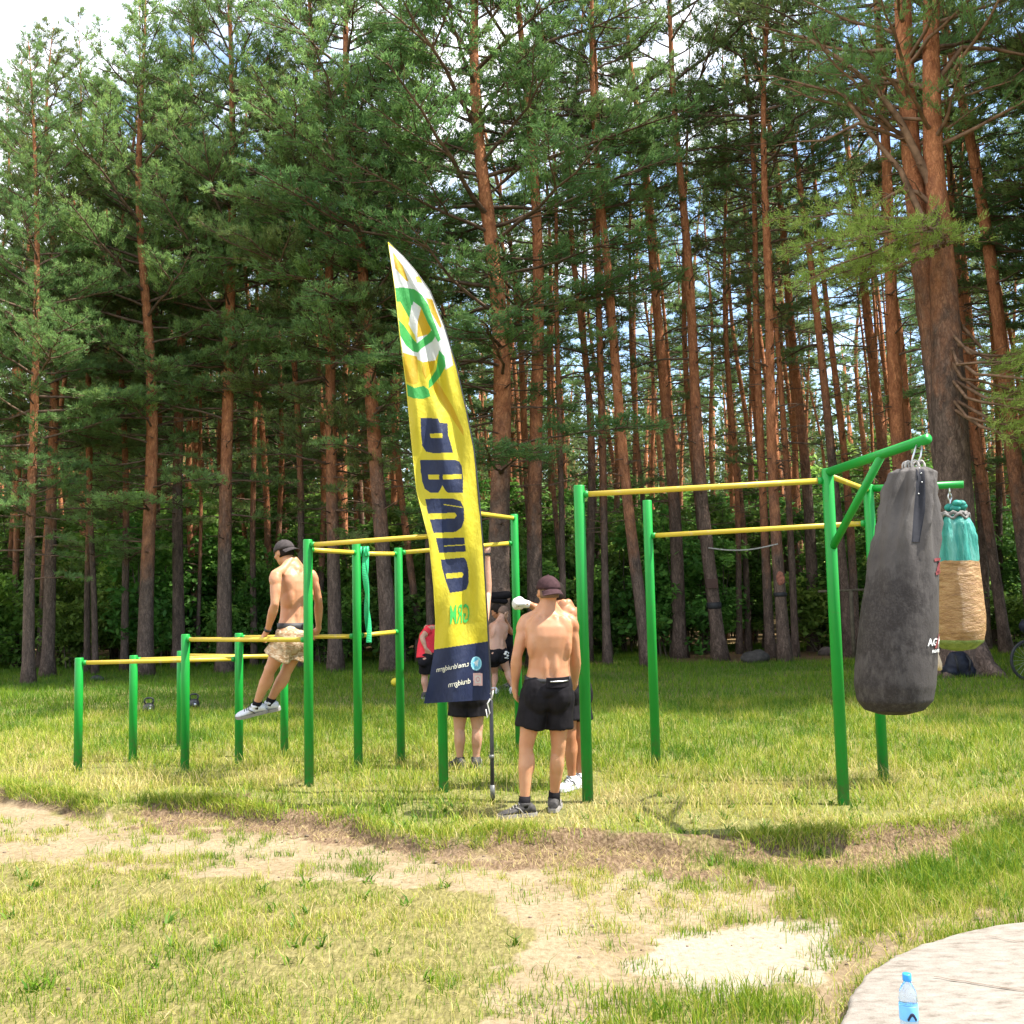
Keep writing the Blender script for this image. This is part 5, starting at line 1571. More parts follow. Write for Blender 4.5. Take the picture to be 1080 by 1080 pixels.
        p = w + d * .028 + side * .026
        tp = J.get('thumb' + s, .55)
        m.capsule([p - side * .012, p + side * .022 + d * .022 + n * .010, p + side * .028 * tp * 1.6 + d * .052 + n * .024, p + side * .016 * tp + d * .076 + n * .034], [.017, .0135, .0112, .0088], 8)
    def leg(self, s):
        J = self.J; k = self.b; m = self.m
        h, n, a, t = J['hip' + s], J['kn' + s], J['an' + s], J['toe' + s].normalized()
        fk = (t - (a - n).normalized() * t.dot((a - n).normalized())).normalized()
        m.capsule([h, h.lerp(n, .25), h.lerp(n, .55), h.lerp(n, .82), n], [.094 * k, .092 * k, .078 * k, .062 * k, .056 * k], 16)
        m.ell(n + fk * .018, .040, .040, .045)
        m.capsule([n, n.lerp(a, .2), n.lerp(a, .36), n.lerp(a, .6), n.lerp(a, .85), a], [.054 * k, .053 * k, .056 * k, .047 * k, .036 * k, .036 * k], 16)
        ax = (n - a).normalized(); sx = ax.cross(fk)
        m.ell(n.lerp(a, .30) - fk * .026 + sx * .014, .036 * k, .042 * k, .10, (sx, fk, ax)); m.ell(n.lerp(a, .32) - fk * .024 - sx * .018, .032 * k, .038 * k, .095, (sx, fk, ax))
        m.capsule([a - t * .02 - ax * .03, a + t * .05 - ax * .05], [.034, .030], 10)
    def build(self, root, mat, voxel=.0075, smooth=5):
        o = root.location; self.m.v = [tuple(Vector(p) - o) for p in self.m.v]
        return self.m.remesh('body', mat, root, voxel, smooth + 4)

def shorts(body, root, mat, hem=.5, flare=.045, waist=.10, voxel=.009, folds=.010, split=None, grow=.014):
    J = body.J; k = body.b; m = MB(); rows = []
    for t, w, d, sh in ((-.17, .120, .10, 0), (-.10, .165, .130, -.012), (0, .182, .136, -.016), (waist * .6, .172, .124, -.006), (waist, .164, .114, 0)):
        p, x, y = body.sect(t)
        rows.append([p + y * sh + x * ((w * k + grow * .4) * math.cos(a)) + y * ((d * k + grow * .4) * math.sin(a)) for a in [2 * math.pi * j / 28 for j in range(28)]])
    m.rings(rows)
    for s in 'LR':
        h, n = J['hip' + s], J['kn' + s]
        e = h.lerp(n, hem)
        pts = [h.lerp(e, q) for q in (-.12, .1, .4, .75, 1.0)]
        m.tube(pts, [.10 * k + grow, .104 * k + grow, .096 * k + grow + flare * .25, .088 * k + grow + flare * .6, .084 * k + grow + flare * .9], 24)
        if s == 'L':
            up, rt, fd, hr = body.axes()
        m.ell(body.sect(-.10)[0] + hr * (.070 if s == 'R' else -.070) * k - fd * .050 * k, .115 * k, .096 * k, .15 * k, (hr, fd, up))
    o = root.location
    m.v = [tuple(Vector(p) - o) for p in m.v]
    ob = m.remesh('shorts', mat, root, voxel, 4)
    me = ob.data
    co = np.zeros(len(me.vertices) * 3); me.vertices.foreach_get('co', co); co = co.reshape(-1, 3)
    no = np.zeros(len(me.vertices) * 3); me.vertices.foreach_get('normal', no); no = no.reshape(-1, 3)
    f = np.array([mnoise.noise(Vector((p[0] * 11, p[1] * 11, p[2] * 5 + 3))) + .6 * mnoise.noise(Vector((p[0] * 24, p[1] * 24, p[2] * 9 + 7))) for p in co])
    co += no * (f * folds)[:, None]
    me.vertices.foreach_set('co', co.ravel()); me.update()
    return ob

def shoe(root, a, t, n, mat, sole_mat, size=1.0, sock=None, sock_h=.06):
    """a = ankle, t = toe direction, n = knee"""
    up0_ = (n - a).normalized(); t = t.normalized()
    u = (V3(0, 0, 1) if abs(t.z) < .12 else (up0_ - t * up0_.dot(t)).normalized())
    t = (t - u * t.dot(u)).normalized(); r = t.cross(u)
    o = root.location
    base = a - u * .085 - o
    m = MB(); rows = []
    for x, w, hh in ((-.085, .022, .035), (-.078, .034, .075), (-.05, .041, .098), (-.01, .043, .108), (.03, .044, .098), (.07, .047, .075), (.115, .052, .062), (.155, .050, .052), (.185, .038, .042), (.202, .018, .03)):
        x *= size; w *= size
        rows.append([base + t * x + r * (w * math.cos(q)) + u * (.018 + (hh - .018) * (.5 + .5 * math.sin(q))) for q in [2 * math.pi * j / 16 for j in range(16)]])
    m.rings(rows)
    m.tube([base + u * .085, a + u * .02 - o], [.05, .043], 14)
    sh = m.remesh('shoe', mat, root, .006, 3)
    m = MB()
    prof = [(-.092, .018), (-.075, .036), (-.03, .043), (.03, .043), (.09, .052), (.14, .054), (.18, .042), (.206, .020)]
    ring = [(x * size, w * size) for x, w in prof] + [(x * size, -w * size) for x, w in reversed(prof)]
    m.rings([[base + t * x + r * w + u * z for x, w in ring] for z in (0.0, .012, .028)], True, False)
    m.build('sole', sole_mat, sh)
    m = MB()
    for i in range(4):                                     # laces
        c = base + t * (.045 + .022 * i) * size + u * (.098 - .011 * i)
        m.tube([c - r * .026 - u * .008, c + u * .004, c + r * .026 - u * .008], .0035, 5)
    for s in (-1, 1):
        m.tube([base + t * .02 + r * s * .046 + u * .03, base + t * .05 + r * s * .047 + u * .065, base + t * .075 + r * s * .030 + u * .076], .0045, 5)
    m.build('laces', M['sole'] if mat is not M['white_shoe'] else M['grey_shoe'], sh)
    if sock:
        m = MB(); m.tube([a - u * .02 - o, a + (n - a).normalized() * sock_h - o], [.045, .043], 16)
        m.build('sock', sock, root)

def cap(root, c, look, mat, brim_back=True):
    r, f, u = frame(look); o = root.location; c = c - o
    m = MB(); rows = []
    for i in range(9):
        a = i / 8 * math.pi * .5
        R_, z = math.cos(a), math.sin(a)
        rows.append([c + u * (.018 + .104 * z) - f * .008 + r * (.089 * max(R_, .03) * math.cos(q)) + f * (.112 * max(R_, .03) * math.sin(q)) for q in [2 * math.pi * j / 28 for j in range(28)]])
    m.rings(rows)
    m.ell(c + u * .124 - f * .008, .008, .008, .005)
    k = m.build('cap', mat, root)
    m = MB(); s = -1 if brim_back else 1
    top, bot = [], []
    V, F = [], []
    NA, NR = 15, 5
    for i in range(NA):
        q = (i / (NA - 1) - .5) * 2.1
        for j in range(NR):
            e = j / (NR - 1)
            p = c + r * (math.sin(q) * (.090 + .004 * e)) + f * s * (math.cos(q) * (.108) + e * .062 * math.cos(q * .85) + .004 - .008 * s) + u * (.022 - e * .034 - .02 * (math.sin(q) ** 2))
            V.append(p)
    n0 = len(V); V += [p - u * .004 for p in V]
    for i in range(NA - 1):
        for j in range(NR - 1):
            a = i * NR + j; b = (i + 1) * NR + j
            F.append((a, b, b + 1, a + 1)); F.append((n0 + a, n0 + a + 1, n0 + b + 1, n0 + b))
    for i in range(NA - 1):
        for j in (0, NR - 1):
            a = i * NR + j; b = (i + 1) * NR + j; F.append((a, n0 + a, n0 + b, b))
    m.add(V, F); m.build('brim', mat, k)
    return k

def hair(root, c, look, mat, thick=.006, low=.0):
    r, f, u = frame(look); o = root.location; c = c - o
    m = MB(); rows = []
    for i in range(10):
        a = -.55 + i / 9 * (math.pi * .5 + .53)
        rows.append([c + u * (.022 + (.104 + thick) * math.sin(a)) - f * (.010 + .022 * max(0, -math.sin(a))) + r * ((.077 + thick) * max(.03, math.cos(a)) * math.cos(q)) + f * ((.098 + thick) * max(.03, math.cos(a)) * math.sin(q) * (1 if math.sin(q) < 0 or a > .25 else .55)) for q in [2 * math.pi * j / 26 for j in range(26)]])
    m.rings(rows); return m.build('hair', mat, root)

def eyes(root, c, look):
    r, f, u = frame(look); m = MB(); o = root.location
    for s in (-1, 1):
        m.ell(c - o + r * s * .031 + u * .006 + f * .084, .012, .008, .008, (r, f, u), 10, 7)
    m.build('eyes', simple('eye', (.05, .035, .03), .2, .5), root)

def Wp(x, y, d): return P(x, y, d)

# --- person standing in front, seen from behind
D1 = 7.66
root = empty('person', Vector((P(572, 846, D1).x, D1, 0)))
tag(root, 'person seen from behind in black shorts, waist pouch and plum backwards cap, bare back', 'person')
w = lambda x, y, dd=0: P(x, y, D1 + dd)
J = dict(pelvis=w(577, 724), neck=w(578, 645), spine=w(579, 684, -.02), head=w(578, 624, .02), look=V3(-.35, .95, .02),
         shL=w(555, 655, .02), shR=w(601, 655, .05), elL=w(545, 692, -.02), elR=w(607, 692, .12), wrL=w(543, 725, .06), wrR=w(606, 722, .28),
         hipL=w(564.5, 733), hipR=w(589, 733, .02), knL=w(555, 786, .0), knR=w(589, 786, .05), anL=w(553, 839, -.03), anR=w(584, 834, .16),
         hdL=V3(.06, .35, -1), hdR=V3(-.2, .9, -.5), pnL=V3(1, .3, .1), pnR=V3(-1, .2, 0), curlL=.55, curlR=.6,
         toeL=V3(-.93, -.25, 0), toeR=V3(.12, 1, 0))
for s in 'LR':
    J['an' + s].z = .085
b1 = Body(J, 1.0); b1.build(root, M['skin'])
eyes(root, J['head'], J['look'])
sh1 = shorts(b1, root, M['black_cloth'], .66, .008, .13)
cap(root, J['head'], J['look'], M['plum_cap']); hair(root, J['head'] - V3(0, 0, .012), J['look'], M['short_hair'], .001)
shoe(root, J['anL'], J['toeL'], J['knL'], M['grey_shoe'], M['sole'], 1.0, M['black_cloth'])
shoe(root, J['anR'], J['toeR'], J['knR'], M['grey_shoe'], M['sole'], 1.0, M['black_cloth'])
m = MB(); p, x, y = b1.sect(.105)
m.rings([[p + V3(0, 0, dz) + x * ((.172) * math.cos(a)) + y * (.126 * math.sin(a)) - root.location for a in [2 * math.pi * j / 28 for j in range(28)]] for dz in (-.018, .018)])
wb = m.build('waist_belt', M['rubber'], root)
m = MB(); pts = [p + x * (.172 * math.cos(a)) + y * (.137 * math.sin(a)) - root.location for a in np.linspace(-1.75, -.55, 9)]
m.rings([[q + V3(0, 0, .032), q + V3(0, 0, -.036), q + V3(0, 0, -.036) - y * .022, q + V3(0, 0, .032) - y * .022] for q in pts], True, False)
m.build('pouch', M['black_cloth'], wb)
m = MB(); m.tube([q + V3(0, 0, .008) - y * .026 for q in pts[1:-1]], .005, 6); m.build('zip', M['steel'], wb)

# --- person behind them, arm stretched towards the post, white glove
D2 = 8.72
root = empty('person', Vector((P(604, 822, D2).x, D2, 0)))
tag(root, 'person half hidden behind the capped one, arm out in a white glove, white trainers', 'person')
w = lambda x, y, dd=0: P(x, y, D2 + dd)
J = dict(pelvis=w(603, 722), neck=w(598, 643), head=w(583, 628, .10), look=V3(-.9, .45, .05),
         shL=w(588, 653, -.06), shR=w(611, 648, .14), elL=w(572, 645, -.16), elR=w(613, 686, .18), wrL=w(558.5, 637.5, -.22), wrR=w(610, 716, .05),
         hipL=w(597, 733, -.05), hipR=w(608, 733, .06), knL=w(601, 776, -.07), knR=w(611, 776, .05), anL=w(603, 815, -.02), anR=w(611, 812, .12),
         hdL=V3(-1, -.1, .15), hdR=V3(-.2, -.3, -1), pnL=V3(0, 0, -1), pnR=V3(-1, 0, 0), curlL=1.5, curlR=.5, toeL=V3(-.55, -.8, 0), toeR=V3(-.35, -.9, 0))
for s in 'LR': J['an' + s].z = .085
b = Body(J, .98); b.build(root, M['skin_tan'])
eyes(root, J['head'], J['look']); hair(root, J['head'], J['look'], M['hair'])
shorts(b, root, M['black_cloth'], .62, .03)
for s in 'LR': shoe(root, J['an' + s], J['toe' + s], J['kn' + s], M['white_shoe'], M['white_shoe'], 1.0)
m = MB(); q = J['wrL'] - root.location; d = V3(-1, -.1, .15).normalized()
m.capsule([q + d * .015, q + d * .045], [.032, .036], 14); m.ell(q + d * .085, .050, .058, .056); m.ell(q + d * .115 + V3(0, 0, -.010), .034, .054, .050); m.capsule([q + d * .05 + V3(0, -.05, 0), q + d * .10 + V3(0, -.052, -.01)], .02, 10)
gl = m.remesh('boxing_glove', M['white_cloth'], root, .006, 4)
m = MB(); m.ell(q + d * .098 + V3(.006, -.046, -.012), .016, .014, .020); m.build('glove_mark', M['rubber'], gl)

# --- person supporting on the parallel bars
D3 = 9.50
hA = P(277.5, 671, 9.20); hB = P(336.5, 665, 9.82)
# put the hands on the bars themselves
def on_line(seg, px_):
    best = None
    for i in range(401):
        q = seg[0].lerp(seg[1], i / 400)
        v = q - Vector((0, 0, CAM_H)); z_ = v.dot(fw); sx = 540 + 1080 * v.dot(cr) / z_
        if best is None or abs(sx - px_) < best[0]: best = (abs(sx - px_), q)
    return best[1]
hA, hB = on_line(BAR_A, 279), on_line(BAR_B, 336.5)
root = empty('person', (hA + hB) / 2 - Vector((0, 0, 1.265)))
tag(root, 'person in a grey cap and patterned shorts holding himself up on the dip bars', 'person')
w = lambda x, y, dd=0: P(x, y, D3 + dd)
bd = (BAR_A[0] - BAR_A[1]).normalized()                  # direction faced: away to the left
J = dict(pelvis=w(308, 667, .02), neck=w(309, 597, .04), spine=w(312, 634, .06), head=w(299.5, 583, .10), look=V3(-.80, .55, -.25),
         shL=w(291, 607, -.17), shR=w(328, 606, .22), elL=w(290, 637, -.24), elR=w(336, 634, .30),
         wrL=hA + Vector((.02, .02, .075)), wrR=hB + Vector((0, -.02, .075)),
         hipL=w(300, 678, -.06), hipR=w(314, 677, .08), knL=w(285, 706, -.05), knR=w(303, 706, .09), anL=w(270, 744, .06), anR=w(284, 741, .14),
         hdL=V3(-.50, .30, -.55), hdR=V3(-.50, .28, -.55), pnL=V3(-.35, .5, -.75), pnR=V3(-.4, -.5, -.75), curlL=.95, curlR=.95,
         toeL=V3(-.95, -.12, -.18), toeR=V3(-.95, -.1, -.15))
b = Body(J, .98); b.build(root, M['skin'], .0075, 5)
eyes(root, J['head'], J['look'])
shorts(b, root, M['camo'], .56, .040, .06)
cap(root, J['head'], J['look'], M['grey_cap']); hair(root, J['head'] - V3(0, 0, .014), J['look'], M['hair'], .002)
for s in 'LR': shoe(root, J['an' + s], J['toe' + s], J['kn' + s], M['white_shoe'], M['sole'], 1.0, M['black_cloth'], .05)
m = MB(); p, x, y = b.sect(.10)
m.rings([[p + dz * (J['neck'] - J['pelvis']).normalized() + x * (.166 * math.cos(a)) + y * (.124 * math.sin(a)) - root.location for a in [2 * math.pi * j / 28 for j in range(28)]] for dz in (-.035, .035)])
wb = m.build('weight_belt', M['rubber'], root)
m = MB(); q = p - y * .130 - root.location
m.box(q + x * .03, .09, .018, .045, (x, y, V3(0, 0, 1))); m.box(q + x * .10, .04, .018, .04, (x, y, V3(0, 0, 1)))
m.build('buckle', M['grey_shoe'], wb)
m = MB(); e = J['wrL'] - root.location; up_ = (J['elL'] - J['wrL']).normalized()
m.tube([e + up_ * .005, e + up_ * .028], .033, 14); m.build('wristband', M['rubber'], root)

# --- person behind the flag reaching up to the bar
D4 = 9.85
root = empty('person', Vector((P(495, 806, D4).x, D4, 0)))
tag(root, 'person hidden behind the yellow flag, one arm up on the bar, dark trainers below', 'person')
w = lambda x, y, dd=0: P(x, y, D4 + dd)
gb = on_line(BAR_F, 514)
J = dict(pelvis=w(494, 728), neck=w(494, 664), head=w(493, 645, .04), look=V3(.1, 1, .15),
         shL=w(476, 672), shR=w(508, 668), elL=w(472, 700, .02), elR=w(514.5, 628, gb.y - D4 - .02), wrL=w(474, 728, .02), wrR=Vector((gb.x, gb.y - .01, gb.z - .09)),
         hipL=w(486, 736), hipR=w(502, 736), knL=w(484.5, 768), knR=w(503.5, 768), anL=w(485, 800), anR=w(502, 799), hdL=V3(0, .2, -1), hdR=V3(0, .25, 1), pnL=V3(1, 0, 0), pnR=V3(0, 1, .1), curlR=1.25,
         toeL=V3(-.45, .85, 0), toeR=V3(.1, 1, 0))
for s in 'LR': J['an' + s].z = .085
b = Body(J, .96); b.build(root, M['skin_pale'], .009, 5); hair(root, J['head'], J['look'], M['hair'])
shorts(b, root, M['black_cloth'], .60, .03)
for s in 'LR': shoe(root, J['an' + s], J['toe' + s], J['kn' + s], M['grey_shoe'], M['dark_sole'], 1.0, None)
m = MB(); e = J['wrR'] - root.location; m.tube([e - V3(0, 0, .02), e + V3(0, 0, .008)], .032, 12); m.build('wristband', M['rubber'], root)

# --- bare-backed person leaning forward further off
D5 = 17.6
root = empty('person', Vector((P(530, 733, D5).x, D5, 0)))
tag(root, 'bare-backed person with cropped hair and black printed shorts leaning forward near the trees', 'person')
w = lambda x, y, dd=0: P(x, y, D5 + dd)
J = dict(pelvis=w(524, 688), neck=w(528.5, 655, .25), spine=w(524.5, 671, .06), head=w(531, 646.5, .36), look=V3(.75, .6, -.5),
         shL=w(519, 660, .10), shR=w(531.5, 659, .30), elL=w(517, 677, .2), elR=w(530.5, 677, .36), wrL=w(519, 690, .4), wrR=w(534, 690, .45),
         hipL=w(520, 692, -.05), hipR=w(529, 692, .05), knL=w(522, 711, .2), knR=w(535.5, 708, .05), anL=w(521, 727, -.1), anR=w(541, 728, -.05),
         hdL=V3(.2, .3, -1), hdR=V3(.3, .3, -1), pnL=V3(1, 0, 0), pnR=V3(-1, 0, 0), toeL=V3(-.8, .6, 0), toeR=V3(.6, .8, 0))
for s in 'LR': J['an' + s].z = .085
b = Body(J, 1.0); b.build(root, M['skin_pale'], .011, 4); hair(root, J['head'], J['look'], M['short_hair'], .002)
so = shorts(b, root, M['black_cloth'], .42, .015, .09, .012)
p, x, y = b.sect(-.06)
m = MB()
for i in range(5):
    a = -1.25 + .17 * i
    m.ell(p + x * (.19 * math.cos(a)) + y * (.185 * math.sin(a)) + V3(0, 0, -.04 + .035 * math.sin(i * 1.9)) - root.location, .026, .012, .020)
for i in range(3):
    a = -1.15 + .15 * i
    m.ell(p + x * (.19 * math.cos(a)) + y * (.185 * math.sin(a)) + V3(0, 0, -.105) - root.location, .024, .012, .012)
m.build('white_print', M['white_cloth'], so)
for s in 'LR': shoe(root, J['an' + s], J['toe' + s], J['kn' + s], M['white_shoe'], M['white_shoe'], 1.0)

# --- dark-clothed person just beyond
D7 = 18.3
root = empty('person', Vector((P(539, 730, D7).x, D7, 0)))
tag(root, 'dark-haired person in black half hidden beyond the bare-backed leaning one', 'person')
w = lambda x, y, dd=0: P(x, y, D7 + dd)
J = dict(pelvis=w(536, 688), neck=w(530, 655), head=w(524, 645, .0), look=V3(-.9, .3, -.4),
         shL=w(529, 659, -.18), shR=w(533, 658, .18), elL=w(540, 668, -.2), elR=w(530, 675, .3), wrL=w(534, 655, -.28), wrR=w(526, 688, .3),
         hipL=w(536, 692, -.1), hipR=w(536.5, 692, .1), knL=w(535, 710, -.1), knR=w(537, 710, .1), anL=w(539, 727, -.1), anR=w(537, 727, .12),
         hdL=V3(-.4, 0, .9), hdR=V3(-.3, 0, -1), pnL=V3(-1, 0, 0), pnR=V3(-1, 0, 0), toeL=V3(-1, -.1, 0), toeR=V3(-1, .1, 0))
for s in 'LR': J['an' + s].z = .085
b = Body(J, .95); b.build(root, M['skin_tan'], .012, 4); hair(root, J['head'], J['look'], M['hair'], .014)
shorts(b, root, M['black_cloth'], .9, .0, .12, .013)
m = MB(); rows = []
for t, w_, d_ in ((.02, .185, .14), (.3, .17, .13), (.6, .185, .14), (.82, .19, .13), (.95, .12, .085)):
    p, x, y = b.sect(t); rows.append([p + x * w_ * math.cos(a) + y * d_ * math.sin(a) - root.location for a in [2 * math.pi * j / 20 for j in range(20)]])
m.rings(rows); m.build('shirt', M['black_cloth'], root)
for s in 'LR': shoe(root, J['an' + s], J['toe' + s], J['kn' + s], M['grey_shoe'], M['dark_sole'], 1.0)

# --- person in red bending over, mostly behind the flag
D6 = 17.0
root = empty('person', Vector((P(452, 736, D6).x, D6, 0)))
tag(root, 'person in a red shirt and black leggings bending over left of the flag foot', 'person')
w = lambda x, y, dd=0: P(x, y, D6 + dd)
J = dict(pelvis=w(451, 692), neck=w(464, 663, .25), spine=w(452, 673, .12), head=w(474, 660, .32), look=V3(.8, .4, -.6),
         shL=w(452, 664, .0), shR=w(468, 670, .35), elL=w(445, 672, -.1), elR=w(470, 688, .4), wrL=w(449, 684, -.16), wrR=w(470, 704, .4),
         hipL=w(449, 695, -.06), hipR=w(457, 695, .06), knL=w(448, 713, -.02), knR=w(459, 713, .08), anL=w(448.5, 731, -.08), anR=w(461, 731, .05),
         hdL=V3(.6, .1, -.8), hdR=V3(.2, .2, -1), pnL=V3(0, 1, 0), pnR=V3(-1, 0, 0), toeL=V3(.5, .85, 0), toeR=V3(.6, .8, 0))
for s in 'LR': J['an' + s].z = .085
b = Body(J, 1.0); b.build(root, M['skin_pale'], .011, 4); hair(root, J['head'], J['look'], M['hair'], .006)
shorts(b, root, M['black_cloth'], .86, .004, .04, .012, .003)
m = MB(); rows = []
for t, w_, d_ in ((-.06, .195, .15), (.25, .175, .135), (.55, .185, .145), (.80, .195, .14), (.95, .12, .09)):
    p, x, y = b.sect(t); rows.append([p + x * w_ * math.cos(a) + y * d_ * math.sin(a) - root.location for a in [2 * math.pi * j / 20 for j in range(20)]])
m.rings(rows)
for s in 'LR': m.tube([J['sh' + s] - root.location, J['sh' + s].lerp(J['el' + s], .45) - root.location], [.075, .07], 14)
m.remesh('red_shirt', M['red_cloth'], root, .012, 3)
for s in 'LR': shoe(root, J['an' + s], J['toe' + s], J['kn' + s], M['grey_shoe'], M['sole'], 1.0)

# ------------------------------------------------------------------ small things on the grass and by the trees
def kettlebell(px_, py_, label, s=1.0, mat='iron'):
    p = G(px_, py_); o = empty('kettlebell', Vector((p.x, p.y, -.01)), .3); o.scale = (s, s, s)
    tag(o, label, 'kettlebell')
    m = MB(); m.lathe([(.05, 0), (.085, .012), (.105, .06), (.108, .10), (.095, .15), (.06, .185), (.02, .195)], 24); m.build('ball', M[mat], o)
    m = MB(); m.tube([(-.055, 0, .17), (-.078, 0, .215), (-.07, 0, .265), (-.035, 0, .285), (.035, 0, .285), (.07, 0, .265), (.078, 0, .215), (.055, 0, .17)], [.018, .017, .016, .017, .017, .016, .017, .018], 10)
    m.build('handle', M[mat], o)
    m = MB(); m.ell((.02, -.104, .09), .028, .006, .028); m.build('badge', M['steel'], o)
kettlebell(157, 752, 'black kettlebell with a pale badge left of the low-bar posts', .82)
kettlebell(204.5, 747, 'darker kettlebell in the shade right beside the low green post', .80)
p = G(417, 724)
o = empty('ball', Vector((p.x, p.y, .075))); tag(o, 'small yellow ball on the grass by the rear high post', 'ball')
m = MB(); m.ell((0, 0, 0), .085, n=20, m=14); m.build('shell', simple('yellow_ball', (.62, .50, .03), .5, .3), o)
m = MB(); m.tube([(.086 * math.cos(a), .086 * math.sin(a) * .5, .086 * math.sin(a) * .86) for a in np.linspace(0, 6.28, 30)], .004, 5); m.build('seam', simple('ball_seam', (.2, .16, .02)), o)
def rock(px_, py_, sx, sz, label, c):
    p = G(px_, py_); m = MB(); m.ell((0, 0, 0), sx, sx * .75, sz, None, 18, 12)
    m.v = [tuple(Vector(v) * (1 + .22 * mnoise.noise(Vector(v) * 5 + Vector((px_, 0, 0))))) for v in m.v]
    o = m.build('stone', simple('stone', c, .9, .15, nscale=12, namt=.35, bump=.6), None, Vector((p.x, p.y, sz * .45)))
    tag(o, label, 'stone')
rock(797, 699, .36, .20, 'grey boulder on the bare soil between the strapped pines', (.055, .05, .045))
rock(103, 718, .16, .09, 'small dark stone in the shaded grass behind the low bars', (.05, .05, .045))
rock(873, 691, .28, .14, 'dark low stump-like stone beside the right front post', (.10, .08, .07))

# straps, tag and slack rope on the pines
def wrap(tree, z, r, h, mat, nm, label, cat):
    pass
def ring_on(px_, py_, Y, rx, h, mat, nm, label, cat):
    c = P(px_, py_, Y); m = MB(); n_ = 24
    m.rings([[Vector((rr * math.cos(2 * math.pi * j / n_), rr * math.sin(2 * math.pi * j / n_), zz + .01 * math.sin(j * 1.3))) for j in range(n_)] for rr, zz in ((rx, -h / 2), (rx + .02, -h / 2 + .02), (rx + .02, h / 2 - .02), (rx, h / 2))])
    o = m.build(nm, mat, None, c); return tag(o, label, cat)
YT = FRONT[760].location.y; YR = FRONT[828].location.y
def trunk_c(tree, z):
    return tree.matrix_world @ Vector((0, 0, z))
bpy.context.view_layer.update()
def trunk_at(tree, z):
    t = [c_ for c_ in tree.children if c_.name.startswith('trunk')][0]; me = t.data
    co = np.zeros(len(me.vertices) * 3); me.vertices.foreach_get('co', co); co = co.reshape(-1, 3)
    co = np.c_[co, np.ones(len(co))] @ np.array(tree.matrix_world).T
    rings_ = co[:27 * me['seg'], :3].reshape(27, -1, 3)
    c = rings_.mean(1); r = np.linalg.norm(rings_ - c[:, None], axis=2).mean(1)
    return Vector((np.interp(z, c[:, 2], c[:, 0]), np.interp(z, c[:, 2], c[:, 1]), z)), float(np.interp(z, c[:, 2], r))
def strap(tree, z, h, mat, label, nm='tree_strap', cat='strap'):
    c, r = trunk_at(tree, z); m = MB(); n_ = 24
    m.rings([[Vector((rr * math.cos(2 * math.pi * j / n_), rr * math.sin(2 * math.pi * j / n_), zz)) for j in range(n_)] for rr, zz in ((r * .98, -h / 2), (r + .02, -h / 2 + .02), (r + .02, h / 2 - .02), (r * .98, h / 2))])
    o = m.build(nm, mat, None, c); tag(o, label, cat); return c, r
strap(FRONT[760], 1.32, .16, M['rubber'], 'black strap wound round the crooked pine trunk left of the stone')
strap(FRONT[828], 1.55, .10, M['rubber'], 'thin black strap round the pine with the reddish mark')
c, r = trunk_at(FRONT[760], 1.85)
m = MB(); m.box((0, 0, 0), .28, .03, .22); o = m.build('tree_plate', simple('dark_plate', (.07, .035, .025), .6, .3), None, c + V3(-.02, -r - .03, 0)); tag(o, 'small dark plate fixed to the crooked pine above the strap', 'plate')
c, r = trunk_at(FRONT[828], 1.92)
m = MB(); m.ell((0, 0, 0), .10, .03, .16, None, 16, 10); m.v = [tuple(Vector(v) * (1 + .25 * mnoise.noise(Vector(v) * 9))) for v in m.v]
o = m.build('blaze', simple('reddish_bare_wood', (.30, .12, .08), .8, .15, nscale=20, namt=.5), None, c + V3(.0, -r + .005, 0)); o.parent = FRONT[828]; o.matrix_parent_inverse = FRONT[828].matrix_world.inverted()
a, ra = trunk_at(FRONT[760], 2.70); b_, rb = trunk_at(FRONT[828], 2.72)
m = MB(); pts = [a.lerp(b_, i / 20) + V3(0, -ra * (1 - i / 20) - rb * i / 20, -.10 * math.sin(math.pi * i / 20)) for i in range(21)]
m.tube([p - pts[0] for p in pts], .018, 6)
o = m.build('rope', simple('pale_rope', (.36, .36, .33), .8, .2), None, pts[0]); tag(o, 'pale slack rope tied between two pines above the boulder', 'rope')
c, r = trunk_at(FRONT[527], 1.60)
m = MB(); m.capsule([(-.20, 0, .05), (.2, 0, .08)], .09, 10); m.capsule([(-.12, 0, -.03), (.15, 0, -.06)], .06, 10)
o = m.build('dark_bundle', M['black_cloth'], None, c + V3(.0, -r - .02, .0)); tag(o, 'dark bundle hung on the thick trunk above the leaning people', 'bundle')

# wooden stand with a thin crossbar
p = G(901, 697); o = empty('crossbar_stand', Vector((p.x, p.y, 0))); tag(o, 'thin brown post with a crossbar standing among the pines by the grey bag', 'stand')
m = MB(); m.tube([(0, 0, -.1), (0, 0, 1.62)], .045, 10); m.build('post', M['stem'], o)
m = MB(); m.tube([(-.75, 0, 1.60), (.75, .05, 1.62)], .028, 8); m.build('crossbar', M['stem'], o)

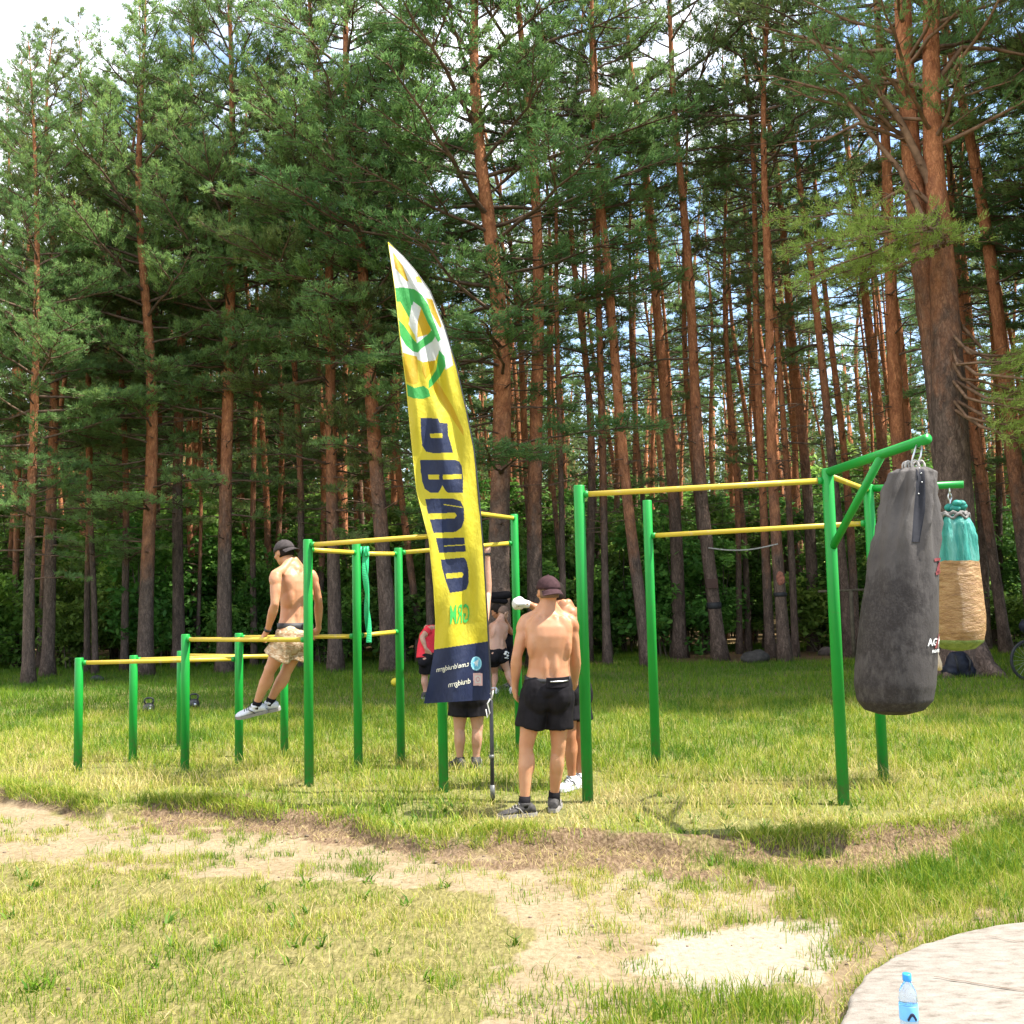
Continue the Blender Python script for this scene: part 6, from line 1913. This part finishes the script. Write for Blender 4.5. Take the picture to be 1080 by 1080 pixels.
# dark rucksack at the foot of the big pine
p = G(1006, 713)
o = empty('rucksack', Vector((p.x, p.y - .25, 0))); tag(o, 'dark blue rucksack dropped at the foot of the forked pine', 'rucksack')
m = MB(); m.ell((0, 0, .2), .26, .18, .26, None, 18, 12); m.ell((-.16, -.05, .12), .18, .14, .14); m.ell((.14, -.06, .10), .16, .13, .12)
m.v = [tuple(Vector(v) * (1 + .12 * mnoise.noise(Vector(v) * 6))) for v in m.v]
bm_ = simple('dark_blue_nylon', (.010, .012, .022), .6, .3, nscale=12, namt=.5, bump=.6)
bd_ = m.remesh('pack', bm_, o, .02, 3)
m = MB(); m.tube([(-.1, -.1, .40), (-.12, -.2, .3), (-.1, -.19, .12)], .02, 8); m.tube([(.1, -.1, .40), (.12, -.2, .3), (.1, -.19, .12)], .02, 8); m.build('strap', M['rubber'], o)

# bicycle leaning at the right edge of the frame
p = G(1085, 712); Yb = 17.6
o = empty('bicycle', Vector((P(1085, 705, Yb).x, Yb, 0)), R(12)); tag(o, 'dark bicycle whose wheel shows at the right edge of the clearing', 'bicycle')
def wheel(cx_):
    c = V3(cx_, 0, .345)
    m = MB(); m.tube([c + V3(math.cos(a), 0, math.sin(a)) * .33 for a in np.linspace(0, 2 * math.pi, 49)], .022, 8); wv = m.build('wheel', M['rubber'], o)
    m = MB(); m.tube([c + V3(math.cos(a), 0, math.sin(a)) * .305 for a in np.linspace(0, 2 * math.pi, 49)], .010, 6); m.build('rim', M['iron'], wv)
    m = MB()
    for i in range(20): m.tube([c + V3(0, .02 * (-1) ** i, 0), c + V3(math.cos(i * .314), 0, math.sin(i * .314)) * .305], .0018, 3, False)
    m.build('spokes', M['steel'], wv)
    m = MB(); m.tube([c - V3(0, .05, 0), c + V3(0, .05, 0)], .022, 10); m.build('hub', M['steel'], wv)
wheel(0); wheel(1.05)
m = MB(); bb, hd, st = V3(.62, 0, .28), V3(.17, 0, .78), V3(.78, 0, .80)
for a, b_ in ((bb, hd + V3(.02, 0, -.1)), (hd, st), (bb, st), (bb, V3(1.05, 0, .345)), (st, V3(1.05, 0, .345))): m.tube([a, b_], .019, 8)
m.build('frame', bm_, o)
m = MB(); m.tube([V3(.13, 0, .95), hd, V3(.10, 0, .66)], .018, 8)
for s in (-.05, .05): m.tube([V3(.10, s, .66), V3(0, s, .345)], .013, 6)
m.build('fork', bm_, o)
m = MB(); m.tube([V3(.16, -.30, 1.02), V3(.13, -.1, .97), V3(.13, .1, .97), V3(.16, .30, 1.02)], .016, 8); m.build('handlebar', M['rubber'], o)
m = MB(); m.tube([st, st + V3(.03, 0, .15)], .014, 8); m.build('seat_post', M['steel'], o)
m = MB(); m.ell(st + V3(.05, 0, .18), .14, .07, .035); m.build('saddle', M['rubber'], o)
m = MB(); m.ell(V3(.04, 0, .92), .14, .16, .13); m.remesh('bar_bag', bm_, o, .015, 2)
